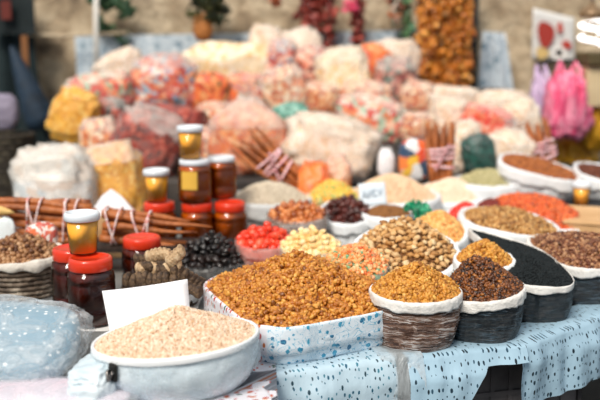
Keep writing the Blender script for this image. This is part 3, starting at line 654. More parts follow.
prof = [(-1.3, -1.6), (-.5, .2), (.3, 1), (1.1, .5), (1.3, -.7), (1.2, -1.8), (.8, -2.2)]; V = []
for i in range(N):
    r = rim[i] - cB; l = np.hypot(r[0], r[1]); d = r / l; a = .008 * (1 + .2 * math.sin(i * .9) + .2 * math.sin(i * .37))
    for x, z in prof: V.append((cB[0] + d[0] * (l + x * a), cB[1] + d[1] * (l + x * a), rim[i][2] + z * a))
M_ = len(prof); part('cloth_rim', V, [(i * M_ + k, i * M_ + k + 1, ((i + 1) % N) * M_ + k + 1, ((i + 1) % N) * M_ + k) for i in range(N) for k in range(M_ - 1)], mat_noise('cream_cloth', ['#c9c0b4', '#e4ddd2'], 20, .8, .5, 60), bk)
HAZ = mat_grain('round_brown_nut', ['#4d2a14', '#8b5a34', '#b98a5e', '#6f4223', '#d0a67c'], .45)
P = Pile(rim, pk(30, 236, rim), 1.4, off=(.015, 0), rough=.004)
counted_pile('round_nut', 'small round brown nut in the woven basket at the left edge', 'nut', 'round nuts in the woven basket', P, HAZ, NUT, .0068, 300, .0108, 'round brown nuts packed deep in the woven basket', 'nut_bed', HAZ, extra=20)

# ------------------------------------------------------------ honey jars
HON_D = mat_plain('dark_honey', '#641f0c', .08, trans=.3, coat=.5, ior=1.4)
HON_M = mat_plain('amber_honey', '#c25c10', .1, trans=.12, coat=.5, ior=1.4)
HON_L = mat_plain('golden_honey', '#fbb83a', .4, trans=0, coat=.15, ior=1.4)
def mat_clear(name):
    m = bpy.data.materials.new(name); m.use_nodes = True; nt = m.node_tree; nt.nodes.remove(nt.nodes['Principled BSDF'])
    tr = nt.nodes.new('ShaderNodeBsdfTransparent'); gl = nt.nodes.new('ShaderNodeBsdfGlossy'); gl.inputs['Roughness'].default_value = .06; lw = nt.nodes.new('ShaderNodeFresnel'); lw.inputs[0].default_value = 1.45
    mx = nt.nodes.new('ShaderNodeMixShader'); nt.links.new(lw.outputs[0], mx.inputs[0]); nt.links.new(tr.outputs[0], mx.inputs[1]); nt.links.new(gl.outputs[0], mx.inputs[2]); nt.links.new(mx.outputs[0], nt.nodes['Material Output'].inputs[0]); return m
GLASS = mat_clear('jar_wall')
REDL = mat_plain('red_lid', '#e23a1c', .3, coat=.4); WHL = mat_plain('white_lid', '#e6ecf2', .35, coat=.2)
LAB = mat_plain('yellow_label', '#e9b94c', .6)
def jar(label, x, y, z, r=.056, h=.165, honey=HON_D, lid=REDL, lab=False, group=None, lidh=.028, ribs=True):
    t = thing('honey_jar', label, 'jar', (x, y, z), group); bh = h - lidh
    def prof(k, g):
        P_ = [(r * .5 * k, g), (r * .88 * k, g + .001), (r * .97 * k, .006 + g)]
        if ribs: P_ += [(r * k, .02), (r * k, bh * .30), (r * .975 * k, bh * .33), (r * .975 * k, bh * .35), (r * k, bh * .38), (r * k, bh * .74), (r * .975 * k, bh * .77), (r * k, bh * .80)]
        P_ += [(r * k, bh * .85), (r * .95 * k, bh * .93), (r * .84 * k, bh * .965)]
        return P_
    sq = lambda q, zz: 1 + .035 * math.cos(4 * q + .6) if ribs else 1
    MB().lathe(prof(.955, .003), (x, y, z), mod=sq).build('honey', honey, t)
    MB().lathe(prof(1, 0) + [(r * .84, bh + .004)], (x, y, z), mod=sq).build('glass_body', GLASS, t)
    lr = r * .9; L = [(lr * .98, -.002), (lr * 1.02, 0), (lr * 1.02, lidh * .75), (lr * .97, lidh * .95), (lr * .9, lidh), (lr * .82, lidh * .97), (lr * .78, lidh * .85), (0.0, lidh * .85)]
    MB().lathe(L, (x, y, z + bh), 60, mod=lambda q, zz: 1 + (.012 if int(q * 30 / PI) % 2 else 0)).build('lid', lid, t)
    if lab:
        V = []; 
        for k in range(9):
            q = -PI / 2 - .75 + 1.0 * k / 8 ; V += [(x + r * 1.045 * math.cos(q), y + r * 1.045 * math.sin(q), z + bh * .38), (x + r * 1.045 * math.cos(q), y + r * 1.045 * math.sin(q), z + bh * .85)]
        part('label', V, [(2 * k, 2 * k + 2, 2 * k + 3, 2 * k + 1) for k in range(8)], LAB, t)
    return t
def cup(label, x, y, z, r=.041, h=.1, name='honey_cup'):
    t = thing(name, label, 'cup', (x, y, z)); lh = .016; bh = h - lh
    MB().lathe([(r * .72, .003), (r * .76, .006), (r * .9, bh * .93), (r * .86, bh * .94)], (x, y, z)).build('honey', HON_L, t)
    MB().lathe([(r * .72, 0), (r * .78, .001), (r * .94, bh), (r * .9, bh)], (x, y, z), mod=lambda q, zz: 1 + .008 * math.cos(16 * q)).build('cup_body', GLASS, t)
    MB().lathe([(r * .96, bh - .004), (r * 1.05, bh - .002), (r * 1.05, bh + lh * .7), (r * .98, bh + lh), (r * .86, bh + lh), (r * .84, bh + lh * .6), (0, bh + lh * .6)], (x, y, z), 48).build('lid', WHL, t)
    return t
jf = on(93, 323, TZ); jar('dark honey jar with red lid, nearest the camera on the left', jf.x, jf.y, TZ)
jar('dark honey jar with red lid, half hidden behind the nearest one', jf.x - .066, jf.y + .102, TZ)
cup('golden honey cup with white lid standing on the front pair of dark jars', jf.x - .026, jf.y + .04, TZ + .1655)
jar('dark honey jar with red lid behind the dried figs', (139 - 300) / F * 2.37, 2.36, TZ, h=.145)
JY = 2.8
for px, lb, hh in ((157, 'honey jar with red lid below the lone golden cup, left of the jar stack', HON_M), (195.5, 'honey jar with red lid at the bottom left of the jar stack', HON_M), (229, 'honey jar with red lid at the bottom right of the jar stack', HON_M)):
    jar(lb, (px - 300) / F * JY, JY, TZ, r=.054, honey=hh)
jar('amber honey jar with white lid and yellow label on top of the stack', (194 - 300) / F * JY, JY - .005, TZ + .165, r=.053, h=.14, honey=HON_M, lid=WHL, lab=True, lidh=.016)
jar('amber honey jar with white lid and no label on top of the stack', (221 - 300) / F * (JY + .09), JY + .075, TZ + .165, r=.05, h=.14, honey=HON_M, lid=WHL, lidh=.016)
cup('golden honey cup with white lid on top of the jar stack', (190 - 300) / F * JY, JY, TZ + .306, h=.106)
cup('golden honey cup with white lid on the red-lidded jar left of the stack', (155 - 300) / F * JY, JY, TZ + .1655, h=.106)
tb = thing('tin_box', 'dark square tin at the right edge carrying a small honey cup', 'box', (1.0, 3.06, TZ))
MB().box((.99, 3.08, TZ + .045), (.2, .12, .09), None, .006).build('tin_body', mat_plain('dark_tin', '#24262a', .4, .6), tb, smooth=False)
MB().box((.99, 3.08, TZ + .096), (.206, .126, .012), None, .004).build('tin_lid', mat_plain('tin_lid', '#34363b', .35, .7), tb, smooth=False)
cup('small golden honey cup on the dark tin at the right edge', 1.0, 3.07, TZ + .103, r=.032, h=.085)

# ------------------------------------------------------------ tied brown sticks
STICK = mat_noise('brown_stick', ['#5b2a10', '#9a5424', '#b96b34', '#6d3416'], 14, .5, .5, 50, (1, 1, 1))
TIE = mat_noise('pink_ribbon', ['#d96a70', '#f6d3d6', '#e88d90'], 30, .5, .2)
TIER = mat_noise('red_white_band', ['#c92c22', '#f4e6e2', '#d8402e'], 45, .5, .2)
def stick_bundle(label, rows, ties, Y, group=None, mt=TIER, tray=None):
    """rows: (px0,py0,px1,py1,r0,r1,dy) given at distance Y"""
    a = at(rows[0][0], rows[0][1], Y); b = at(rows[0][2], rows[0][3], Y)
    t = thing('stick_bundle', label, 'sticks', ((a.x + b.x) / 2, Y, min(a.z, b.z) - .03), group); L = []
    for (x0, y0, x1, y1, r0, r1, dy) in rows:
        p = at(x0, y0, Y + dy); q = at(x1, y1, Y + dy); pts = []; rs = []
        for k in range(13):
            u = k / 12; v = p.lerp(q, u); v += Vector((0, .004 * math.sin(u * 5 + x0), .003 * math.sin(u * 7 + y0))); pts.append(v); rs.append((r0 + (r1 - r0) * u ** 1.6) * (1 + .08 * math.sin(u * 17 + y0)))
        MB().tube(pts, rs, 10).build('stick', STICK, t); L.append((p, q))
    for tx, ang in ties:
        mb = MB(); ps = []
        for (p, q), rw in zip(L, rows):
            u = (tx - rw[0]) / (rw[2] - rw[0]) if abs(rw[2] - rw[0]) > 4 else .5
            u = min(.95, max(.05, u)); ps.append((p.lerp(q, u), max(rw[4], rw[5]) * .9))
        zs = [v.z + r for v, r in ps] + [v.z - r for v, r in ps]; c = sum((v for v, r in ps), Vector()) / len(ps)
        yy = [v.y - r for v, r in ps] + [v.y + r for v, r in ps]; top, bot, f0, f1 = max(zs), min(zs), min(yy), max(yy)
        loop = []
        for k in range(25):
            q_ = 2 * PI * k / 24; cy = math.copysign(abs(math.cos(q_)) ** .6, math.cos(q_)); cz = math.copysign(abs(math.sin(q_)) ** .6, math.sin(q_))
            loop.append((c.x + ang * cz * (top - bot) / 2, (f0 + f1) / 2 + cy * ((f1 - f0) / 2 + .004), (top + bot) / 2 + cz * ((top - bot) / 2 + .004)))
        mb.tube(loop, .0032, 6, cap=False); mb.build('tie', mt, t)
    return t
# shallow box the bundles lie on
tr = thing('wooden_tray', 'low dark wooden tray holding up the long brown sticks', 'tray', (-.6, 2.53, TZ))
WOOD = mat_noise('dark_wood', ['#1c120c', '#2e1e14'], 8, .7, .3, 30, (6, 1, 1))
MB().box((-.66, 2.545, TZ + .078), (.86, .15, .012)).build('tray_board', WOOD, tr, smooth=False)
for x in (-1.05, -.66, -.27): MB().box((x, 2.545, TZ + .036), (.02, .13, .072)).build('tray_foot', WOOD, tr, smooth=False)
SY = 2.53
r_ = []
for i, (a, b, c, d) in enumerate([(-6, 200, 92, 207), (-8, 207, 96, 212), (-2, 214, 90, 220), (2, 217, 92, 214), (-6, 222, 88, 226), (4, 204, 90, 203), (-4, 231, 88, 234), (0, 239, 90, 240), (-8, 236, 86, 230)]):
    r_.append((a, b, c, d, .011, .0115, [.0, -.012, .0, .018, -.012, .02, .0, -.01, .022][i]))
left_b = stick_bundle('bundle of long brown sticks tied with red and white bands, at the left edge', r_, [(30, .02), (35, -.25), (38, .25), (66, .1), (71, -.2), (75, .2)], SY)
TIP = mat_noise('pale_wood', ['#d9a95a', '#f0cf8c'], 20, .6, .3)
lst = [o for o in left_b.children if o.name.startswith('stick')]
for k, (x0, y0, x1, y1) in enumerate([(-8, 209, 15, 213), (-8, 221, 13, 223)]):
    p, q = at(x0, y0, 2.49), at(x1, y1, 2.485); tp = MB().tube([p.lerp(q, u) for u in (0, .4, .75, 1)], [.014, .013, .008, .001], 8).build('pale_tip', TIP, lst[k]); tp['label'] = 'pale yellow pointed tip'
r_ = []
for i, (a, b, c, d) in enumerate([(102, 215, 212, 228), (103, 226, 197, 233), (100, 237, 215, 253), (108, 211, 190, 221), (102, 232, 188, 243), (106, 220, 205, 226)]):
    r_.append((a, b, c, d, .0125, .0022 if i in (0, 1, 2, 5) else .005, [-.01, -.026, -.012, .012, .006, .02][i]))
stick_bundle('bundle of long pointed brown sticks tied with red and white bands before the jar stack', r_, [(112, -.3), (117, .3), (139, -.35), (145, .35), (149, .1)], SY)
def upright_bundle(label, px0, py0, px1, py1, wpx, Y, n=9, tilt_dy=.05, cross=True):
    """sticks fanned between a lower end (px1,py1) and an upper end (px0,py0)"""
    p = at(px1, py1, Y); q = at(px0, py0, Y + tilt_dy); ax = (q - p); wm = wpx * mpp(py0, Y)
    side = Vector((ax.z, 0, -ax.x)).normalized(); t = thing('stick_bundle', label, 'sticks', p); L = ax.length
    for k in range(n):
        u = (k / (n - 1) - .5); d = Vector((0, (.018 if k % 2 else -.012), 0)); e = 1 + random.uniform(-.08, .08)
        a = p + side * u * wm * .75 + d; b = p + ax * e + side * u * wm * 1.25 + d
        MB().tube([a.lerp(b, i / 6) + Vector((0, 0, .004 * math.sin(i * 1.3 + k))) for i in range(7)], [.012, .012, .0115, .011, .01, .008, .004], 8).build('stick', STICK, t)
    for f in (.28, .42, .5, .58):
        c = p.lerp(q, f) ; hw = wm * .5 * (.78 + .45 * f) + .008; sl = random.uniform(-.25, .25)
        MB().tube([c + side * hw * math.cos(2 * PI * i / 20) + ax.normalized() * sl * hw * math.cos(2 * PI * i / 20) + Vector((0, .034 * math.sin(2 * PI * i / 20), 0)) for i in range(21)], .0055, 6, cap=False).build('tie', TIE, t)
    tie_o = [o for o in t.children if o.name.startswith('tie')][0]
    c = p.lerp(q, .45) + Vector((0, -.04, 0))
    for s in (-1, 1):
        MB().tube([c + side * s * .03 * math.sin(PI * i / 8) + ax.normalized() * .05 * math.sin(2 * PI * i / 8 * .5) * s + Vector((0, -.006, 0)) for i in range(9)], .006, 6).build('bow', TIE, tie_o)
    return t
upright_bundle('slanting bundle of brown sticks tied with pink ribbon above the pale grey seeds', 244, 140, 300, 186, 26, 3.16, 8, .04)
upright_bundle('upright bundle of brown sticks tied with pink ribbon left of the dark green bag', 440, 124, 441, 182, 24, 3.22, 8)
upright_bundle('upright bundle of brown sticks tied with pink ribbon below the pink shopping bags', 531, 122, 548, 172, 26, 3.5, 8)

# ------------------------------------------------------------ dried figs
FIG = mat_noise('dried_fig', ['#6e523c', '#c2a17a', '#e6cfab'], 40, .7, .6, 90)
FIGD = mat_noise('dark_fig', ['#231a16', '#54402f', '#8d7152'], 40, .7, .6, 90)
def fig_mesh(m):
    V, Fc = ICO[4]; o = []
    for v in V:
        q = math.atan2(v[1], v[0]); rr = math.hypot(v[0], v[1]); k = 1 + .04 * math.cos(7 * q) * rr + .06 * noise.noise(Vector(v * 3))
        z = v[2] * .6 - .16 * math.exp(-(rr / .32) ** 2) * (1 if v[2] > 0 else -.4); o.append((v[0] * k * .021, v[1] * k * .021, z * .021))
    me = bpy.data.meshes.new('dried_fig'); me.from_pydata(o, [], [tuple(int(i) for i in f) for f in Fc]); me.polygons.foreach_set('use_smooth', [True] * len(me.polygons)); me.materials.append(m); return me
fm, fd = fig_mesh(FIG), fig_mesh(FIGD)
figs = []
def figp(px, py, Y, rot, me, s=1): figs.append((at(px, py, Y), tuple(r + random.uniform(-.35, .35) for r in rot), me, s * .84))
for k in range(9): figp(150 + k * 3.9 - (0 if k < 5 else (k - 4) * 1.0), 257 - 6 * math.sin(k / 8 * PI) + k * .8, 2.10 - .004 * k, (0, PI / 2 - .25 + .05 * k, .5), fm, .95)
for k in range(6): figp(170 + k * 2.2, 262 - k * 2.2, 2.06, (.3, PI / 2 - .6, .2), fm, .92)
for k in range(8): figp(140 + k * 4.5, 269 - 2 * math.sin(k), 2.07, (0, PI / 2 - .2, .8), fm if k % 3 == 0 else fd, .95)
for k in range(9): figp(127 + k * 5.6, 279 + 1.5 * math.sin(k * 1.7), 2.05, (0, PI / 2 + .3, .3), fd, 1)
for k in range(7): figp(176 + k * 4.2, 270 + k * 2.4, 2.06 + .006 * k, (.2, PI / 2 + .2, -.4), fd, .95)
for k in range(5): figp(184 + k * 3.6, 286 + 1.5 * k, 2.0, (.2, PI / 2 - .3, -.2), fd, .9)
for k in range(5): figp(137 + k * 3.6, 259 + .8 * k, 2.12, (.1, PI / 2 - .4, .9), fd if k < 3 else fm, .85)
for i, (p, r, me, s) in enumerate(figs):
    o = bpy.data.objects.new('dried_fig', me); C.objects.link(o); o.location = p; o.rotation_euler = r; o.scale = (s, s, s)
    if me is fm: tag(o, 'pale wrinkled dried fig in the strung pile behind the white card', 'fig', 'pale dried figs behind the card')
    else: tag(o, 'dark wrinkled dried fig in the strung pile behind the white card', 'fig', 'dark dried figs behind the card')
# heap core and sheet that carry the figs
rim = ell(160, 78, 300, .835, .85, .01)
P = Pile(rim, .065, 1.4, rough=.006)
stuff_pile('fig_heap', 'dark packed figs at the core of the strung pile behind the card', 'figs', P, FIGD, [(np.array(v) * np.array((1, 1, .4)), f) for v, f in LUMP], .017, 260)
sack('shallow_dish', 'pale shallow dish under the dried figs behind the white card', 'dish', rim, WHITE, WHITE, rr=.005, drop=.006, seed=33, base_s=.75, rimname='dish_rim').children[0].name = 'dish_body'

# ------------------------------------------------------------ wrapped packages bottom left
def blob(level, half, p=2.6, crumple=.05, freq=5, seed=0, fine=0, flat=0):
    V, Fc = ICO[level]; out = []
    for v in V:
        q = np.sign(v) * np.abs(v) ** (2 / p * 1.0); q = q / max(1e-6, (np.abs(q) ** p).sum() ** (1 / p))
        n_ = noise.noise(Vector(v * freq * .5) + Vector((seed * 5.3, 0, 0))); n2 = noise.noise(Vector(v * freq * 1.6) + Vector((0, seed * 3.1, 0)))
        n3 = 1 - 2 * abs(noise.noise(Vector(v * freq * 1.1) + Vector((0, 0, seed * 2.7))))
        out.append(q * (1 + crumple * (n_ + .45 * n2 + .4 * n3 + fine * noise.noise(Vector(v * freq * 4)))) * np.array(half))
    return np.array(out), Fc
def mat_dots(name, ground, dot):
    m, nt, b = base(name, .4); v = coords(nt, 'Object', (1, 1, 1)); vo = nt.nodes.new('ShaderNodeTexVoronoi'); vo.inputs['Scale'].default_value = 56; vo.inputs['Randomness'].default_value = .6
    nt.links.new(v, vo.inputs['Vector']); lt = nt.nodes.new('ShaderNodeMath'); lt.operation = 'LESS_THAN'; lt.inputs[1].default_value = .2; nt.links.new(vo.outputs['Distance'], lt.inputs[0])
    g = nt.nodes.new('ShaderNodeMixRGB'); g.inputs[1].default_value = col(ground); g.inputs[2].default_value = col(dot); nt.links.new(lt.outputs[0], g.inputs[0]); nt.links.new(g.outputs[0], b.inputs['Base Color']); return m
def package(name, label, cat, c, half, inner, film, rz=0, rx=0, lv=5, seed=1, crumple=.06, fine=.15, p=3.0, partname='folded_cloth'):
    t = thing(name, label, cat, (c[0], c[1], c[2] - half[2])); R = np.array(Euler((rx, 0, rz)).to_matrix())
    V, Fc = blob(4, [h * .93 for h in half], p, crumple * .6, 3, seed); part(partname, V @ R.T + np.array(c), Fc, inner, t)
    V, Fc = blob(lv, half, p, crumple, 6, seed, fine); part('film_wrap', V @ R.T + np.array(c), Fc, film, t)
    return t
package('wrapped_package', 'blue white-dotted bundle wrapped in crinkled clear plastic, front left', 'package', (-.615, 1.70, .86), (.175, .135, .052), mat_dots('blue_dotted_cloth', '#86a3b4', '#eef2f4'), mat_film('crinkled_film', '#f8fbfc', .03, .8, 13, .1, (1, 1, 1), 1.0), rz=-.12, rx=.28, seed=4, lv=6, crumple=.08, fine=.12)  # the film's white patches also carry its glints as colour
package('wrapped_package', 'pinkish white bundle in thin plastic under the blue dotted one', 'package', (-.50, 1.545, .818), (.2, .07, .017), mat_noise('pinkish_cloth', ['#d8c3cc', '#ece4ea'], 6, .6, .4, 20), mat_film('slack_film', '#e8eef4', .1, .7, 12, .15), rz=-.05, seed=8)
V, Fc = blob(5, (.044, .08, .036), 3, .14, 3.2, 21, .1); tag(mk('plastic_bag', V + np.array((0, 0, .037)), Fc, mat_noise('milky_blue_bag', ['#c3d6e0', '#e8f0f4'], 9, .3, .5, 20), loc=(-.385, 1.575, TZ)), 'crumpled milky plastic bag squeezed between the wide bowl and the wrapped bundle', 'bag')
V, Fc = blob(4, (.05, .07, .035), 2.6, .1, 4, 31); tag(mk('black_pouch', V + np.array((0, 0, .036)), Fc, mat_plain('black_pouch', '#16181a', .5), loc=(-.64, 1.50, TZ)), 'small black pouch at the lower left edge', 'pouch')
# paper sheet under the jars
V = []; nu = 24
for i in range(nu + 1):
    for j in range(nu + 1):
        x = -.62 + .36 * i / nu; y = 1.965 + .3 * j / nu; V.append((x, y, TZ + .0015 + .002 * (1 + noise.noise(Vector((x * 14, y * 14, 0)))) * (1 if (x + .49) ** 2 + (y - 2.1) ** 2 > .02 else 0)))
tag(mk('paper_sheet', V, [(i * (nu + 1) + j, (i + 1) * (nu + 1) + j, (i + 1) * (nu + 1) + j + 1, i * (nu + 1) + j + 1) for i in range(nu) for j in range(nu)], mat_noise('off_white_paper', ['#d8d6d2', '#efece8'], 6, .7, .3, 20)), 'off-white paper sheet under the two front honey jars', 'paper')

# small packets between basket and sticks, folded napkin
def pillow(name, label, cat, px, py, wpx, hpx, Y, m, dep=.5, rot=0, film=None, seed=0, lv=4, floor=None):
    s = mpp(py, Y); half = (wpx * s / 2, wpx * s / 2 * dep, hpx * s / 2); c = at(px, py, Y); t = thing(name, label, cat, (c.x, c.y, c.z - half[2]))
    R = np.array(Matrix.Rotation(math.radians(rot), 3, 'Y')); V, Fc = blob(4, [h * .9 for h in half], 2.6, .08, 4, seed); part('contents', V @ R.T + np.array(c), Fc, m, t)
    V, Fc = blob(lv, half, 2.6, .1, 6, seed, .2); part('wrapper', V @ R.T + np.array(c), Fc, film or FILM, t); return t
pillow('snack_packet', 'small clear packet of orange-red pieces behind the basket of round nuts', 'packet', 42, 236, 34, 30, 2.38, mat_mix('redorange', ['#d8482a', '#f3e8e0', '#c03a22', '#e8703c'], 90), seed=41)
pillow('snack_packet', 'small white packet at the left edge behind the round nuts', 'packet', 6, 236, 22, 40, 2.42, mat_plain('bluish_white', '#dfe8ea', .5), seed=42)
nap = at(112, 215, 2.72); V = [(0, 0, .085), (-.07, -.02, -.0), (.085, -.02, .0), (.07, .05, .0), (-.06, .05, 0), (.035, -.005, .06), (-.03, -.005, .062)]
tag(mk('paper_napkin', [(a, b, c + .0) for a, b, c in V], [(1, 2, 5, 6), (6, 5, 0), (2, 3, 5), (5, 3, 0), (0, 3, 4), (0, 4, 6), (6, 4, 1), (4, 3, 2, 1)], CARD, smooth=False, loc=(nap.x, nap.y, nap.z)), 'folded white paper napkin standing behind the brown sticks', 'napkin')
tag(MB().box((nap.x, nap.y + .015, (nap.z + TZ) / 2), (.14, .08, nap.z - TZ), None, .004).build('carton', KRAFT, smooth=False), 'small kraft carton under the folded paper napkin', 'carton')

TOPF = mat_film('bunched_film', '#fbf6ee', .2, .9, 6, .3, bs=.8)
# ------------------------------------------------------------ bags piled on the stand
def cbag(label, px, py, wpx, hpx, Y, m, rot=0, fill=.8, film=FILM, dep=.55, seed=0, neck=0, cat='bag', name='plastic_bag', group=None, p=3.2, inner='contents'):
    s = mpp(py, Y); hw, hh = wpx * s / 2 * 1.1, hpx * s / 2 * 1.05; c = at(px, py, Y); fl = TZ
    for a_, b_, z_ in STEPS:
        if a_ <= Y < b_: fl = z_; Y = min(max(Y, a_ + .07), b_ - .08); s = mpp(py, Y); hw, hh = wpx * s / 2 * 1.1, hpx * s / 2 * 1.05; c = at(px, py, Y); break
    tp = c.z + hh
    if not rot or abs(rot) < 15:
        hh = (tp - fl) / 2; c.z = fl + hh
    else: c.z = max(c.z, fl + hh * .92)
    t = thing(name, label, cat, (c.x, c.y, c.z - hh), group)
    R = np.array(Matrix.Rotation(math.radians(rot), 3, 'Y')); hd_ = min(.118, max(hw, hh) * dep)
    V, Fc = blob(4, (hw * .965, hd_ * .965, hh * .965), p, .17, 7, seed, .1)
    if neck: k = np.clip((V[:, 2] / hh - .55) / .45, 0, 1); V[:, 0] *= 1 - .55 * k; V[:, 1] *= 1 - .4 * k
    o = part(inner, V @ R.T + np.array(c), Fc, m, t); o['kind'] = 'stuff'
    V, Fc = blob(4, (hw, hd_, hh), p, .17, 7, seed, .4); z = V[:, 2] / hh
    if neck:
        k = np.clip((z - .55) / .45, 0, 1); V[:, 0] *= 1 - .55 * k; V[:, 1] *= 1 - .4 * k; V[:, 2] += hh * neck * k ** 2
    part('film', V @ R.T + np.array(c), Fc, film, t)
    cut = {id(FILMW): .05, id(FILM): .5}.get(id(film))
    if cut is not None:
        cut = max(cut, 2 * fill - 1.25 if film is FILMW else cut)
        keep = [f for f in Fc if all(z[i] + .22 * noise.noise(Vector((V[i][0] * 22, seed, V[i][2] * 9))) > cut for i in f)]
        if keep:
            use = sorted({int(i) for f in keep for i in f}); ix = {o_: n_ for n_, o_ in enumerate(use)}
            part('crumpled_top', (V[use] * 1.012) @ R.T + np.array(c), [[ix[int(i)] for i in f] for f in keep], TOPF, t)
    if neck:
        mb = MB(); q = c + Vector(R @ np.array((0, 0, hh * (1 + neck * .8)))); 
        prof = [(hw * .16, 0), (hw * .12, hh * .08), (hw * .3, hh * .22), (hw * .42, hh * .38)]
        mb.lathe(prof, q, 24, mod=lambda a, zz: 1 + .3 * math.sin(5 * a + seed) * (zz > hh * .1)); mb.F = mb.F[:-2]; mb.build('gathered_neck', FILMW, t)
    return t
def pal(n, cols, sc=55, **k): return mat_mix(n, cols, sc, **k)
YEL = pal('yellow_pasta', ['#e8a22e', '#f2b648', '#dc9220', '#f4c566', '#edaa38'], 70); PASTA = pal('pale_pasta', ['#f7d9a8', '#fbe6c4', '#f3c98c', '#fae9d0'], 45)
CANDY = pal('wrapped_candy', ['#d8442c', '#7d9fb8', '#ecd8c8', '#e0704a', '#a9bcc6', '#ee9a6a', '#b8382a', '#d86a4c'], 48)
ORG = pal('orange_mix', ['#e05a1e', '#ee8038', '#cc4418', '#f0a060', '#5d5b2a', '#e86a28'], 50)
REDM = pal('dried_red', ['#7e2318', '#a83a28', '#5c1a12', '#c4604c', '#8e2c1e'], 60); ROSE = pal('rose_mix', ['#e58f54', '#f0bf8e', '#d46a34', '#f3dabb', '#b85a30'], 55)
PALE = pal('cream_mix', ['#f2d9bf', '#f8e8d6', '#ecc8a4', '#f6dec8'], 45); GREENM = pal('sea_green', ['#5d9c8a', '#78b5a2', '#3f7d6c', '#9acab8'], 60)
DKMIX = pal('dark_mix', ['#3a2c26', '#a83c2a', '#1f2422', '#c9573c', '#54423a'], 55); OG = pal('orange_green_mix', ['#ee8a58', '#f4c0a0', '#7f9c78', '#e86844', '#f6e0d0', '#d9493c', '#b9c9b0'], 42)
DGR = pal('dark_green_leaf', ['#16463e', '#1f5a4e', '#123830'], 70); ORB = pal('bright_orange', ['#f06a1e', '#f4843a', '#e65a18', '#f79a5a'], 30)
